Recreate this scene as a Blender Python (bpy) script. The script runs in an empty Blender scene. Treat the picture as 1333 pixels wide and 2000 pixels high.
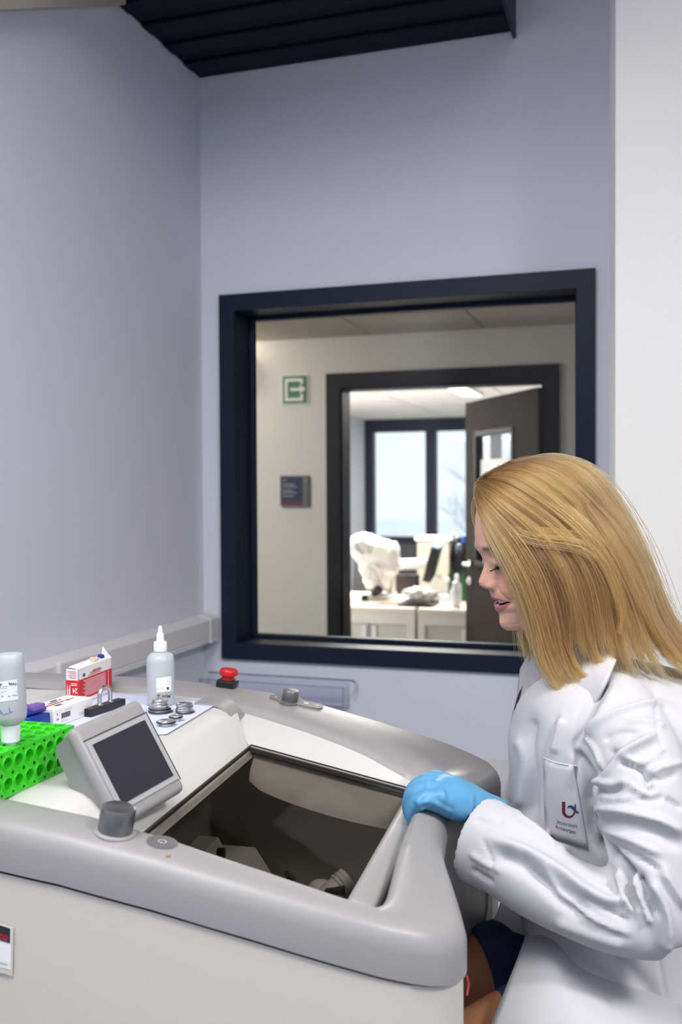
import bpy, bmesh, random
import numpy as np
from math import *
from mathutils import Vector, Matrix
from mathutils.bvhtree import BVHTree
random.seed(4); rng = np.random.default_rng(4)
scene = bpy.context.scene
COL = scene.collection
# ------------------------------------------------------------------ camera
F = 1890.0; PX, PY = 666.5, 1000.0; H = 1.45
yaw = atan(606/F); pitch = -atan(41/F); roll = 0.0048
f0 = np.array([-sin(yaw)*cos(pitch), cos(yaw)*cos(pitch), sin(pitch)])
r0 = np.array([cos(yaw), sin(yaw), 0.0]); u0 = np.cross(r0, f0)
RR = cos(roll)*r0 - sin(roll)*u0; UU = sin(roll)*r0 + cos(roll)*u0
cam = bpy.data.cameras.new('camera'); camo = bpy.data.objects.new('camera', cam); COL.objects.link(camo)
cam.sensor_fit = 'VERTICAL'; cam.sensor_height = 36; cam.lens = F/2000*36
m = Matrix(((RR[0], UU[0], -f0[0], 0), (RR[1], UU[1], -f0[1], 0), (RR[2], UU[2], -f0[2], H), (0, 0, 0, 1)))
camo.matrix_world = m
cam.clip_start = .02; cam.clip_end = 500
cam.dof.use_dof = True; cam.dof.focus_distance = 1.33; cam.dof.aperture_fstop = 5.0
scene.camera = camo
scene.view_settings.view_transform = 'Standard'; scene.view_settings.look = 'None'
scene.view_settings.exposure = 0.0; scene.view_settings.gamma = 1.0
scene.view_settings.use_curve_mapping = False
# ------------------------------------------------------------------ sky, lamps and added fill lights
world = bpy.data.worlds.new('overcast_sky'); scene.world = world; world.use_nodes = True
bg = world.node_tree.nodes['Background']; bg.inputs[0].default_value = (.86, .93, 1.0, 1); bg.inputs[1].default_value = 1.3
def area(name, loc, target, sx, sy, power, color=(1, 1, 1), spread=180):
    l = bpy.data.lights.new(name, 'AREA'); l.shape = 'RECTANGLE'; l.size = sx; l.size_y = sy
    l.energy = power; l.color = color; l.spread = radians(spread)
    o = bpy.data.objects.new(name, l); COL.objects.link(o); o.location = loc
    o.rotation_euler = (Vector(target)-Vector(loc)).to_track_quat('-Z', 'Y').to_euler(); return o
KEY = area('ceiling_lamp_light', (1.25, .3, 2.92), (-.05, 1.45, 1.0), .35, .6, 14, (1, .97, .93), 84)
area('room_lamp_light', (-.6, .1, 2.96), (-.6, .2, 0), 1.2, .9, 46, (1, .975, .95))
area('cool_fill_light', (-.55, -.95, 2.985), (-.2, 2, 1.0), 1.2, .3, 16, (.66, .78, 1.0))  # bluish fill added under the ceiling; no lamp hangs there
area('side_fill_light', (1.52, .0, 1.7), (-.6, .9, 1.2), 1.3, 1.2, 5, (.8, .87, 1.0))  # added cool fill beside the right wall, which has no window
area('corridor_light', (-2.5, 3.8, 2.26), (-1.9, 4.2, 0), .5, .9, 40, (1, .95, .88))
area('office_light', (-2.0, 7.4, 2.24), (-2.0, 7.4, 0), 1.6, 1.6, 280, (1, .96, .90))
# ------------------------------------------------------------------ helpers
def proj(p):
    q = np.asarray(p, float)-[0, 0, H]; d = q@f0
    return PX+F*(q@RR)/d, PY-F*(q@UU)/d, d
def ray(px, py): return f0+RR*(px-PX)/F+UU*(PY-py)/F
def PD(px, py, d): return np.array([0, 0, H])+ray(px, py)*d
def PZ(px, py, z): v = ray(px, py); return np.array([0, 0, H])+v*(z-H)/v[2]
def PWY(px, py, Y): v = ray(px, py); return np.array([0, 0, H])+v*Y/v[1]
def PWX(px, py, X): v = ray(px, py); return np.array([0, 0, H])+v*X/v[0]
def unit(v): v = np.asarray(v, float); return v/np.linalg.norm(v)
def mat(name, color, rough=.5, metal=0., spec=.5, noise=0., nscale=40., bump=0., bscale=200., sss=0., emit=None, estr=0., alpha=None, coat=0., trans=0., ior=1.45):
    m = bpy.data.materials.new(name); m.use_nodes = True; nt = m.node_tree; b = nt.nodes['Principled BSDF']
    b.inputs['Base Color'].default_value = (*color, 1); b.inputs['Roughness'].default_value = rough
    b.inputs['Metallic'].default_value = metal; b.inputs['Specular IOR Level'].default_value = spec
    b.inputs['IOR'].default_value = ior
    if coat: b.inputs['Coat Weight'].default_value = coat
    if trans: b.inputs['Transmission Weight'].default_value = trans
    if sss:
        b.inputs['Subsurface Weight'].default_value = sss; b.inputs['Subsurface Radius'].default_value = (1, .4, .25); b.inputs['Subsurface Scale'].default_value = .006
    if emit: b.inputs['Emission Color'].default_value = (*emit, 1); b.inputs['Emission Strength'].default_value = estr
    tc = nt.nodes.new('ShaderNodeTexCoord')
    if noise:
        n = nt.nodes.new('ShaderNodeTexNoise'); n.inputs['Scale'].default_value = nscale; n.inputs['Detail'].default_value = 4
        nt.links.new(tc.outputs['Object'], n.inputs['Vector'])
        mx = nt.nodes.new('ShaderNodeMix'); mx.data_type = 'RGBA'
        mx.inputs['A'].default_value = (*[c*(1-noise) for c in color], 1); mx.inputs['B'].default_value = (*[min(1, c*(1+noise)) for c in color], 1)
        nt.links.new(n.outputs['Fac'], mx.inputs['Factor']); nt.links.new(mx.outputs['Result'], b.inputs['Base Color'])
    if bump:
        n2 = nt.nodes.new('ShaderNodeTexNoise'); n2.inputs['Scale'].default_value = bscale; n2.inputs['Detail'].default_value = 3
        nt.links.new(tc.outputs['Object'], n2.inputs['Vector'])
        bp = nt.nodes.new('ShaderNodeBump'); bp.inputs['Strength'].default_value = bump; bp.inputs['Distance'].default_value = .002
        nt.links.new(n2.outputs['Fac'], bp.inputs['Height']); nt.links.new(bp.outputs['Normal'], b.inputs['Normal'])
    return m
def thin_glass(name, tint, refl=.06, rough=0.0):
    m = bpy.data.materials.new(name); m.use_nodes = True; nt = m.node_tree; nt.nodes.clear()
    out = nt.nodes.new('ShaderNodeOutputMaterial'); tr = nt.nodes.new('ShaderNodeBsdfTransparent'); gl = nt.nodes.new('ShaderNodeBsdfGlossy')
    tr.inputs[0].default_value = (*tint, 1); gl.inputs['Roughness'].default_value = rough; mx = nt.nodes.new('ShaderNodeMixShader')
    fr = nt.nodes.new('ShaderNodeFresnel'); fr.inputs[0].default_value = 1.45
    ad = nt.nodes.new('ShaderNodeMath'); ad.operation = 'MULTIPLY'; ad.inputs[1].default_value = refl/.04
    ge = nt.nodes.new('ShaderNodeNewGeometry'); io = nt.nodes.new('ShaderNodeMath'); io.operation = 'MULTIPLY_ADD'; io.inputs[1].default_value = 1/1.45-1.45; io.inputs[2].default_value = 1.45
    nt.links.new(ge.outputs['Backfacing'], io.inputs[0]); nt.links.new(io.outputs[0], fr.inputs[0]); ad.use_clamp = True
    nt.links.new(fr.outputs[0], ad.inputs[0]); nt.links.new(ad.outputs[0], mx.inputs[0]); nt.links.new(tr.outputs[0], mx.inputs[1]); nt.links.new(gl.outputs[0], mx.inputs[2])
    nt.links.new(mx.outputs[0], out.inputs[0]); return m
def obj(name, V, Fc, mt, parent=None, smooth=False, sharp=None):
    me = bpy.data.meshes.new(name); me.from_pydata([tuple(map(float, v)) for v in V], [], [tuple(int(i) for i in f) for f in Fc]); me.validate(); me.update()
    return obj_me(name, me, mt, parent, smooth, sharp)
def obj_me(name, me, mt, parent=None, smooth=False, sharp=None):
    o = bpy.data.objects.new(name, me); COL.objects.link(o)
    for q in (mt if isinstance(mt, (list, tuple)) else [mt]): me.materials.append(q)
    if smooth:
        me.shade_smooth()
        if sharp: me.set_sharp_from_angle(angle=radians(sharp))
    if parent is not None: par(o, parent)
    return o
def par(o, p):
    o.parent = p; o.matrix_parent_inverse = PM.get(p.name, Matrix()).inverted() if p.name in PM else p.matrix_world.inverted()
PM = {}
def empty(name, loc, label=None, cat=None, group=None):
    o = bpy.data.objects.new(name, None); COL.objects.link(o); o.location = tuple(map(float, loc)); o.empty_display_size = .05
    PM[o.name] = Matrix.Translation(Vector(tuple(map(float, loc))))
    if label: tag(o, label, cat, group)
    return o
def tag(o, label, cat=None, group=None):
    o['label'] = label
    if cat: o['category'] = cat
    if group: o['group'] = group
    return o
def struct(o): o['kind'] = 'structure'; return o
class MB:
    """collects shapes into one mesh"""
    def __init__(s): s.V = []; s.F = []
    def add(s, V, Fc):
        n = len(s.V); s.V += [np.asarray(v, float) for v in V]; s.F += [tuple(i+n for i in f) for f in Fc]; return s
    def box(s, c, ax, half, bev=0., seg=2):
        """c centre, ax three unit axes, half sizes; bevelled"""
        bm = bmesh.new(); bmesh.ops.create_cube(bm, size=2)
        for v in bm.verts: v.co = Vector([v.co[i]*half[i] for i in range(3)])
        if bev: bmesh.ops.bevel(bm, geom=bm.edges[:]+bm.verts[:], offset=min(bev, min(half)*.95), segments=seg, profile=.5, affect='EDGES', clamp_overlap=True)
        ax = np.array(ax, float); bm.verts.index_update()
        V = [np.asarray(c, float)+v.co.x*ax[0]+v.co.y*ax[1]+v.co.z*ax[2] for v in bm.verts]; Fc = [[v.index for v in f.verts] for f in bm.faces]
        bm.free(); return s.add(V, Fc)
    def abox(s, x0, x1, y0, y1, z0, z1, bev=0., seg=2):
        return s.box(((x0+x1)/2, (y0+y1)/2, (z0+z1)/2), np.eye(3), (abs(x1-x0)/2, abs(y1-y0)/2, abs(z1-z0)/2), bev, seg)
    def lathe(s, prof, o, ax=(0, 0, 1), n=40, cap=True):
        """prof list of (radius, height)"""
        ax = unit(ax); t = unit(np.cross(ax, (0.3, 1, .2))); b = np.cross(ax, t); V = []; Fc = []
        for r, h in prof:
            for k in range(n):
                a = 2*pi*k/n; V.append(np.asarray(o, float)+ax*h+t*r*cos(a)+b*r*sin(a))
        for i in range(len(prof)-1):
            for k in range(n): Fc.append((i*n+k, i*n+(k+1) % n, (i+1)*n+(k+1) % n, (i+1)*n+k))
        if cap: Fc.append(tuple(range(n-1, -1, -1))); Fc.append(tuple((len(prof)-1)*n+k for k in range(n)))
        return s.add(V, Fc)
    def tube(s, pts, r, n=10, cap=True):
        pts = [np.asarray(p, float) for p in pts]; V = []; Fc = []; up = None
        for i, p in enumerate(pts):
            t = unit((pts[min(i+1, len(pts)-1)]-pts[max(i-1, 0)]))
            if up is None: up = unit(np.cross(t, (.3, .2, 1) if abs(t[2]) < .9 else (1, 0, 0)))
            up = unit(up-t*(up@t)); b = np.cross(t, up); rr = r[i] if hasattr(r, '__len__') else r
            for k in range(n):
                a = 2*pi*k/n; V.append(p+up*rr*cos(a)+b*rr*sin(a))
        for i in range(len(pts)-1):
            for k in range(n): Fc.append((i*n+k, i*n+(k+1) % n, (i+1)*n+(k+1) % n, (i+1)*n+k))
        if cap: Fc.append(tuple(range(n-1, -1, -1))); Fc.append(tuple((len(pts)-1)*n+k for k in range(n)))
        return s.add(V, Fc)
    def prism(s, poly, dv):
        """flat polygon (3-D points) extruded by dv"""
        n = len(poly); V = [np.asarray(p, float) for p in poly]; V += [v+np.asarray(dv, float) for v in V]
        return s.add(V, [tuple(range(n-1, -1, -1)), tuple(range(n, 2*n))]+[(k, (k+1) % n, n+(k+1) % n, n+k) for k in range(n)])
    def grid(s, P, close=False):
        n = len(P); mm = len(P[0]); V = [p for row in P for p in row]
        Fc = [(i*mm+k, i*mm+(k+1) % mm, (i+1)*mm+(k+1) % mm, (i+1)*mm+k) for i in range(n-1) for k in range(mm if close else mm-1)]
        return s.add(V, Fc)
    def ell(s, c, ax, r, n=16):
        V = []; Fc = []; ax = np.array(ax, float)
        for i in range(n+1):
            th = pi*i/n
            for k in range(2*n):
                a = pi*k/n; V.append(np.asarray(c, float)+ax[0]*r[0]*sin(th)*cos(a)+ax[1]*r[1]*sin(th)*sin(a)+ax[2]*r[2]*cos(th))
        for i in range(n):
            for k in range(2*n): Fc.append((i*2*n+k, i*2*n+(k+1) % (2*n), (i+1)*2*n+(k+1) % (2*n), (i+1)*2*n+k))
        return s.add(V, Fc)
    def build(s, name, mt, parent=None, smooth=False, sharp=40):
        bm = bmesh.new(); vs = [bm.verts.new(v) for v in s.V]
        for f in s.F:
            try: bm.faces.new([vs[i] for i in f])
            except ValueError: pass
        bmesh.ops.remove_doubles(bm, verts=bm.verts[:], dist=1e-6); bmesh.ops.recalc_face_normals(bm, faces=bm.faces[:])
        me = bpy.data.meshes.new(name); bm.to_mesh(me); bm.free()
        return obj_me(name, me, mt, parent, smooth, sharp)
I3 = np.eye(3)
def catmull(P, sub):
    P = np.asarray(P, float); out = []
    for i in range(len(P)-1):
        p0 = P[max(i-1, 0)]; p1 = P[i]; p2 = P[i+1]; p3 = P[min(i+2, len(P)-1)]
        for k in range(sub):
            t = k/sub; out.append(.5*((2*p1)+(-p0+p2)*t+(2*p0-5*p1+4*p2-p3)*t*t+(-p0+3*p1-3*p2+p3)*t**3))
    out.append(P[-1]); return np.array(out)
def resamp(P, n):
    P = np.asarray(P, float); d = np.r_[0, np.cumsum(np.linalg.norm(np.diff(P, axis=0), axis=1))]; t = np.linspace(0, d[-1], n)
    return np.stack([np.interp(t, d, P[:, k]) for k in range(P.shape[1])], 1)
_tc = {}
def text2d(txt, bold=0.0, extrude=0.):
    """lettering as flat polygons, size 1, origin bottom-left; returns V(n,2), faces, width"""
    k = (txt, bold)
    if k in _tc: return _tc[k]
    cu = bpy.data.curves.new('lettering', 'FONT'); cu.body = txt; cu.size = 1; cu.offset = bold; cu.resolution_u = 3
    o = bpy.data.objects.new('lettering', cu); COL.objects.link(o); dg = bpy.context.evaluated_depsgraph_get(); dg.update()
    me = bpy.data.meshes.new_from_object(o.evaluated_get(dg)); bpy.data.objects.remove(o)
    V = np.array([v.co[:2] for v in me.vertices]) if len(me.vertices) else np.zeros((0, 2)); Fc = [tuple(p.vertices) for p in me.polygons]
    w = V[:, 0].max() if len(V) else 0; bpy.data.meshes.remove(me); _tc[k] = (V, Fc, w); return _tc[k]
def letters(mb, txt, fn, x, y, size, bold=0.0, width=None, center=False):
    V, Fc, w = text2d(txt, bold); sx = size if width is None else width/max(w, 1e-6)
    xo = x-(w*sx/2 if center else 0)
    mb.add([fn(xo+v[0]*sx, y+v[1]*size) for v in V], Fc); return mb
def rect(mb, fn, x0, y0, x1, y1): return mb.add([fn(x0, y0), fn(x1, y0), fn(x1, y1), fn(x0, y1)], [(0, 1, 2, 3)])
def poly(mb, fn, pts): return mb.add([fn(*p) for p in pts], [tuple(range(len(pts)))])
# ------------------------------------------------------------------ materials
M = {}
M['wall'] = mat('wall_paint', (.665, .672, .76), .75, spec=.25, bump=.35, bscale=260)
M['pillar'] = mat('pillar_paint', (.84, .83, .80), .7, spec=.25, bump=.25, bscale=200)
M['corr'] = mat('corridor_paint', (.70, .69, .66), .75, spec=.25, bump=.2, bscale=200)
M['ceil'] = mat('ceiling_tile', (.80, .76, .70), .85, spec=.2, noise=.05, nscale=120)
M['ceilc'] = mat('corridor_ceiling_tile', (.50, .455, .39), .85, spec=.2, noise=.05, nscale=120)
M['floor'] = mat('floor_vinyl', (.30, .31, .33), .4, noise=.1, nscale=30)
M['navy'] = mat('navy_lacquer', (.010, .015, .034), .45, spec=.22)
M['darkdoor'] = mat('dark_frame_paint', (.016, .0155, .018), .5, spec=.2)
M['leaf'] = mat('door_leaf_paint', (.045, .038, .033), .85, spec=.1)
M['deck'] = mat('dark_steel_deck', (.003, .005, .011), .5, spec=.15, noise=.2, nscale=15)
M['beige'] = mat('beige_soffit', (.45, .41, .36), .7)
M['trunk'] = mat('trunking_plastic', (.66, .65, .65), .45)
M['white'] = mat('white_machine_plastic', (.58, .573, .555), .38, bump=.05, bscale=900)
M['side'] = mat('beige_machine_plastic', (.60, .57, .515), .42, bump=.06, bscale=900)
M['rim'] = mat('grey_machine_plastic', (.295, .29, .29), .36, bump=.08, bscale=1200)
M['rimd'] = mat('grey_front_plastic', (.30, .295, .29), .42, bump=.06, bscale=1200)
M['pad'] = mat('button_pad_grey', (.135, .132, .14), .4)
M['knob'] = mat('dark_metallic_knob', (.24, .245, .25), .3, metal=.8)
M['seam'] = mat('dark_seam', (.03, .028, .027), .6)
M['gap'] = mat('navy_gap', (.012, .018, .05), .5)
M['black'] = mat('black_plastic', (.012, .012, .013), .35)
M['red'] = mat('red_plastic', (.55, .012, .012), .35)
M['screen'] = mat('dark_screen', (.028, .028, .038), .3, spec=.35)
M['scrb'] = mat('screen_bezel', (.37, .37, .375), .4)
M['green'] = mat('green_plastic', (.045, .66, .02), .32, sss=.0)
M['steel'] = mat('brushed_steel', (.62, .61, .6), .28, metal=1.)
M['steeld'] = mat('chamber_steel', (.26, .25, .235), .38, metal=.3, noise=.15, nscale=9)
M['liner'] = mat('chamber_liner', (.33, .325, .31), .45)
M['paper'] = mat('lavender_paper', (.62, .66, .86), .7)
M['card'] = mat('white_carton', (.80, .785, .77), .5)
M['redcard'] = mat('red_carton', (.62, .012, .022), .42)
M['ink'] = mat('black_ink', (.03, .03, .035), .6)
M['greyink'] = mat('grey_ink', (.36, .35, .36), .6)
M['redink'] = mat('red_ink', (.55, .06, .06), .6)
M['blueink'] = mat('blue_ink', (.03, .13, .55), .5)
M['whiteink'] = mat('white_ink', (.8, .78, .77), .5)
M['bluebox'] = mat('blue_plastic', (.012, .035, .25), .25)
M['purple'] = mat('purple_plastic', (.17, .09, .36), .35)
M['label'] = mat('label_paper', (.82, .82, .82), .5)
M['milky'] = mat('milky_bottle_plastic', (.60, .635, .66), .32, sss=.35, trans=.25)
M['cap'] = mat('white_cap_plastic', (.80, .82, .84), .35, sss=.2)
M['exit'] = mat('exit_green', (.006, .125, .028), .4)
M['win'] = thin_glass('window_glass', (.96, .97, .97), .014)
M['lid'] = thin_glass('smoked_lid_glass', (.77, .755, .73), .018)
M['acryl'] = thin_glass('clear_acrylic', (.975, .98, .995), .05)
M['acrylb'] = mat('acrylic_edge', (.30, .38, .60), .2, trans=.3)
M['cab'] = mat('cream_cabinet', (.74, .70, .65), .45)
M['cabt'] = mat('cabinet_top', (.80, .72, .62), .4)
M['lamp'] = mat('lamp_diffuser', (.9, .9, .9), .5, emit=(1, .95, .88), estr=3.0)
# ------------------------------------------------------------------ room shell
YB = 2.76; XL = -1.34
struct(MB().abox(XL-.12, XL, -1.55, YB, 0, 3.1).build('wall_left', M['wall']))
wx0, wx1, wz0, wz1 = -1.262, -.158, .943, 2.045      # opening in the back wall
wb = MB()
wb.abox(XL-.12, wx0, YB, YB+.16, 0, 3.1); wb.abox(wx1, .25, YB, YB+.16, 0, 3.1)
wb.abox(wx0, wx1, YB, YB+.16, 0, wz0); wb.abox(wx0, wx1, YB, YB+.16, wz1, 3.1)
struct(wb.build('wall_back', M['wall']))
# pillar / return wall on the right, its left edge chamfered
pf = [(-.079, 2.35), (-.081, 2.352), (-.095, 2.42), (-.092, YB+.02), (1.75, YB+.02), (1.75, 2.35)]
struct(MB().prism([(x, y, 0) for x, y in pf], (0, 0, 3.1)).build('wall_right_pillar', M['pillar']))
struct(MB().abox(1.62, 1.74, -1.55, 2.35, 0, 3.1).build('wall_right', M['wall']))
wr = MB(); wr.abox(XL, 1.62, -1.55, -1.45, 0, 3.1)
struct(wr.build('wall_front', M['wall']))
struct(MB().abox(XL-.12, 1.74, -1.55, YB+.16, -.1, 0).build('floor', M['floor']))
struct(MB().abox(XL-.12, 1.74, -1.55, YB+.16, 3.0, 3.1).build('ceiling', M['ceil']))
# dark ribbed steel deck hanging under the ceiling in the corner
dk = empty('ribbed_ceiling_deck', (-.85, 2.3, 2.72), 'dark navy ribbed steel deck hanging under the ceiling in the corner', 'ceiling deck')
MB().abox(XL+.002, -.372, 1.3, YB-.002, 2.735, 2.95).build('panel', M['deck'], dk)
y = YB-.06
while y > 1.35:
    MB().abox(XL+.004, -.374, y-.062, y, 2.727, 2.736, .004).build('rib', M['deck'], dk); y -= .125
MB().abox(-.372, -.362, 1.3, YB-.002, 2.714, 2.95, .002).build('edge_strip', M['navy'], dk)
# sloping beige boxing on the left wall
a = PWX(0, 23, XL); b = PWX(222, 13, XL); 
trim = MB().prism([(XL+.001, a[1]-.5, a[2]-.245), (XL+.001, b[1], b[2]), (XL+.001, b[1], 2.99), (XL+.001, a[1]-.5, 2.99)], (.035, 0, 0)).build('trim_1', M['beige']); struct(trim)
# inner window frame
wf = bpy.data.objects.new('window_1', None); COL.objects.link(wf); struct(wf); PM['window_1'] = Matrix()
ox0, ox1, oz0, oz1 = -1.2745, -.146, .930, 2.057; fw = .051
def miter(x0, x1, z0, z1, w, y0, y1, which):
    if which == 'l': q = [(x0, z0), (x0+w, z0+w), (x0+w, z1-w), (x0, z1)]
    if which == 'r': q = [(x1, z0), (x1, z1), (x1-w, z1-w), (x1-w, z0+w)]
    if which == 't': q = [(x0, z1), (x0+w, z1-w), (x1-w, z1-w), (x1, z1)]
    if which == 'b': q = [(x0, z0), (x1, z0), (x1-w, z0+w), (x0+w, z0+w)]
    return MB().prism([(a, y0, b) for a, b in q], (0, y1-y0, 0))
for wh in 'lrtb': miter(ox0, ox1, oz0, oz1, fw-.0006, YB-.014, YB-.001, wh).build('frame_member', M['navy'], wf)
ix0, ix1, iz0, iz1 = ox0+fw, ox1-fw, oz0+fw, oz1-fw
rv = MB(); t_ = .009
rv.abox(ix0-t_, ix0, YB-.013, YB+.15, iz0, iz1); rv.abox(ix1, ix1+t_, YB-.013, YB+.15, iz0, iz1)
rv.abox(ix0, ix1, YB-.013, YB+.15, iz1, iz1+t_); rv.abox(ix0, ix1, YB-.013, YB+.15, iz0-t_, iz0)
rv.build('reveal_lining', M['navy'], wf)
bd = MB(); yb0 = YB+.105
for (x0, x1, z0, z1) in ((ix0, ix0+.012, iz0, iz1), (ix1-.012, ix1, iz0, iz1), (ix0, ix1, iz0, iz0+.012), (ix0, ix1, iz1-.012, iz1)): bd.abox(x0, x1, yb0, yb0+.03, z0, z1, .002)
bd.build('glazing_bead', M['navy'], wf)
MB().abox(ix0+.004, ix1-.004, yb0+.012, yb0+.016, iz0+.004, iz1-.004).build('pane', M['win'], wf)
# ------------------------------------------------------------------ trunking with socket
tk = empty('cable_trunking', (XL, 1.5, .985), 'white plastic cable trunking along the left wall', 'trunking')
pr = [(XL+.001, 1.066), (XL+.012, 1.068), (XL+.046, 1.060), (XL+.052, 1.054), (XL+.052, 1.004), (XL+.050, 1.001), (XL+.052, .998), (XL+.052, .987), (XL+.001, .984)]
MB().prism([(x, .25, z) for x, z in pr], (0, 2.445, 0)).build('body', M['trunk'], tk)
MB().prism([(x+(.003 if x > XL+.01 else 0), 2.695, z+(.002 if z > 1.03 else -.002)) for x, z in pr], (0, .055, 0)).build('end_cap', M['trunk'], tk)
s0 = PWX(110, 1300, XL+.055); s1 = PWX(169, 1290, XL+.055)
so = MB().abox(XL+.05, XL+.064, s0[1], s1[1], .972, 1.064, .006, 3).build('socket', M['trunk'], tk)
MB().lathe([(.017, 0), (.017, .004), (.0, .0045)], (XL+.0638, (s0[1]+s1[1])/2, 1.015), (1, 0, 0), 28).build('socket_ring', M['card'], so, True)
mb = MB(); fn = lambda x, y: (XL+.0646, s0[1]+x, 1.045+y)
letters(mb, 'BC14.1', fn, .03, 0, .008); mb.build('marking', M['greyink'], so)
# ------------------------------------------------------------------ acrylic pocket on the back wall
ah = empty('acrylic_wall_pocket', (-1.1, YB, .80), 'clear acrylic pocket tray on the back wall under the window', 'wall pocket')
ax0, ax1 = -1.325, -.86; zb, zt = .800, .872
MB().abox(ax0, ax1, YB-.004, YB-.001, zb, zt+.012).build('back_plate', M['acryl'], ah)
MB().abox(ax0, ax1, YB-.064, YB-.061, zb, zt).build('front_plate', M['acryl'], ah)
MB().abox(ax0, ax1, YB-.061, YB-.004, zb, zb+.003).build('bottom_plate', M['acryl'], ah)
e_ = MB(); e_.abox(ax0, ax1, YB-.0645, YB-.0605, zt-.0015, zt+.001); e_.abox(ax0, ax1, YB-.0045, YB-.0005, zt+.0115, zt+.0135); e_.abox(ax1-.002, ax1+.001, YB-.0645, YB-.0605, zb, zt)
e_.abox(ax0, ax0+.003, YB-.0645, YB-.0605, zb, zt); e_.abox(ax0, ax1, YB-.0645, YB-.0605, zb-.001, zb+.003); e_.build('edge', M['acrylb'], ah)
for x in (ax0+.0005, ax1-.0035): MB().abox(x, x+.003, YB-.061, YB-.004, zb, zt).build('side_plate', M['acryl'], ah)
hk = [(ax1+.002, YB-.004, zt+.012), (ax1+.018, YB-.006, zt+.010), (ax1+.026, YB-.012, zt-.005), (ax1+.022, YB-.02, zt-.022), (ax1+.014, YB-.026, zt-.03)]
MB().tube(catmull(hk, 5), .0022, 8).build('curled_lip', M['acrylb'], ah, True)
# ------------------------------------------------------------------ corridor and office seen through the window
YC = 5.0; ZC = 2.282
cw = MB(); dx0, dx1, dzt = -1.63, -.49, 2.045
cw.abox(-4.6, dx0, YC, YC+.12, 0, 2.6); cw.abox(dx1, 2.2, YC, YC+.12, 0, 2.6); cw.abox(dx0, dx1, YC, YC+.12, dzt, 2.6)
struct(cw.build('wall_corridor', M['corr']))
struct(MB().abox(-4.7, -4.6, YB+.16, YC, 0, 2.6).build('wall_corridor_left', M['corr']))
struct(MB().abox(2.2, 2.3, YB+.16, YC, 0, 2.6).build('wall_corridor_right', M['corr']))
cb = MB(); cb.abox(-4.6, XL-.12, YB+.16, YB+.2, 0, 2.6); cb.abox(.25, 2.2, YB+.16, YB+.2, 0, 2.6); struct(cb.build('wall_corridor_near', M['corr']))
struct(MB().abox(-4.6, 2.2, YB+.16, 11.2, -.1, 0).build('floor_corridor', M['floor']))
cc = bpy.data.objects.new('ceiling_corridor', None); COL.objects.link(cc); struct(cc)
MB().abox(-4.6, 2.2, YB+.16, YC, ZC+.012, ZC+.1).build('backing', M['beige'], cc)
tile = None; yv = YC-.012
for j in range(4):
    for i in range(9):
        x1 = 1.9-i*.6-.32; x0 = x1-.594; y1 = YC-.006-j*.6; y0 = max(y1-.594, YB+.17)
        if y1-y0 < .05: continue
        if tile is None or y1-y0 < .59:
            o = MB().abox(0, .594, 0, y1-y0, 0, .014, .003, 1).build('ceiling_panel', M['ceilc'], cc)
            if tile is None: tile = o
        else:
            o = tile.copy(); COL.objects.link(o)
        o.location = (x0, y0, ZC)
# door frame and leaf
df = bpy.data.objects.new('door_1', None); COL.objects.link(df); struct(df); PM['door_1'] = Matrix()
gx0, gx1, gzt = -1.68, -.44, 2.085; fwid = .088
miter(gx0, gx1, -.2, gzt, fwid, YC-.02, YC-.001, 'l').build('frame_jamb', M['darkdoor'], df)
miter(gx0, gx1, -.2, gzt, fwid, YC-.02, YC-.001, 'r').build('frame_jamb', M['darkdoor'], df)
miter(gx0, gx1, -.2, gzt, fwid, YC-.02, YC-.001, 't').build('frame_head', M['darkdoor'], df)
ln = MB(); ln.abox(gx0+fwid-.01, gx0+fwid, YC-.02, YC+.14, 0, gzt-fwid); ln.abox(gx1-fwid, gx1-fwid+.01, YC-.02, YC+.14, 0, gzt-fwid); ln.abox(gx0+fwid, gx1-fwid, YC-.02, YC+.14, gzt-fwid, gzt-fwid+.01)
ln.build('frame_lining', M['darkdoor'], df)
h0 = np.array([-.545, 5.13]); h1 = np.array([-1.068, 5.90]); lx = np.r_[unit(h1-h0), 0]; ln_ = np.linalg.norm(h1-h0); ly = np.array([-lx[1], lx[0], 0]); lz = np.array([0, 0, 1.])
def lp(s, t, z): return np.array([h0[0], h0[1], 0])+lx*s+ly*t+lz*z
lf = empty('door_leaf', lp(0, 0, 0), 'open dark brown door leaf with a glazed panel and lever handle', 'door')
ws0, ws1, wz0_, wz1_ = .28, .80, 1.0, 1.80
lb = MB()
def lbox(mb, s0, s1, z0, z1, t0=-.02, t1=.02, bev=0): return mb.box(lp((s0+s1)/2, (t0+t1)/2, (z0+z1)/2), (lx, ly, lz), ((s1-s0)/2, (t1-t0)/2, (z1-z0)/2), bev)
lbox(lb, 0, ws0, .01, 1.985); lbox(lb, ws1, ln_, .01, 1.985); lbox(lb, ws0, ws1, .01, wz0_); lbox(lb, ws0, ws1, wz1_, 1.985); lb.build('leaf', M['leaf'], lf)
b_ = MB()
for a in ((ws0, ws0+.03, wz0_, wz1_), (ws1-.03, ws1, wz0_, wz1_), (ws0, ws1, wz1_-.03, wz1_), (ws0, ws1, wz0_, wz0_+.03)): lbox(b_, *a, -.026, .026, .003)
b_.build('panel_bead', M['darkdoor'], lf); g_ = MB(); lbox(g_, ws0+.02, ws1-.02, wz0_+.02, wz1_-.02, -.003, .003); g_.build('panel_pane', M['win'], lf)
nb = MB(); lbox(nb, ws0+.10, ws1-.06, wz0_+.1, wz1_-.17, .004, .006); nb.build('paper_notice', M['label'], lf)
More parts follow.
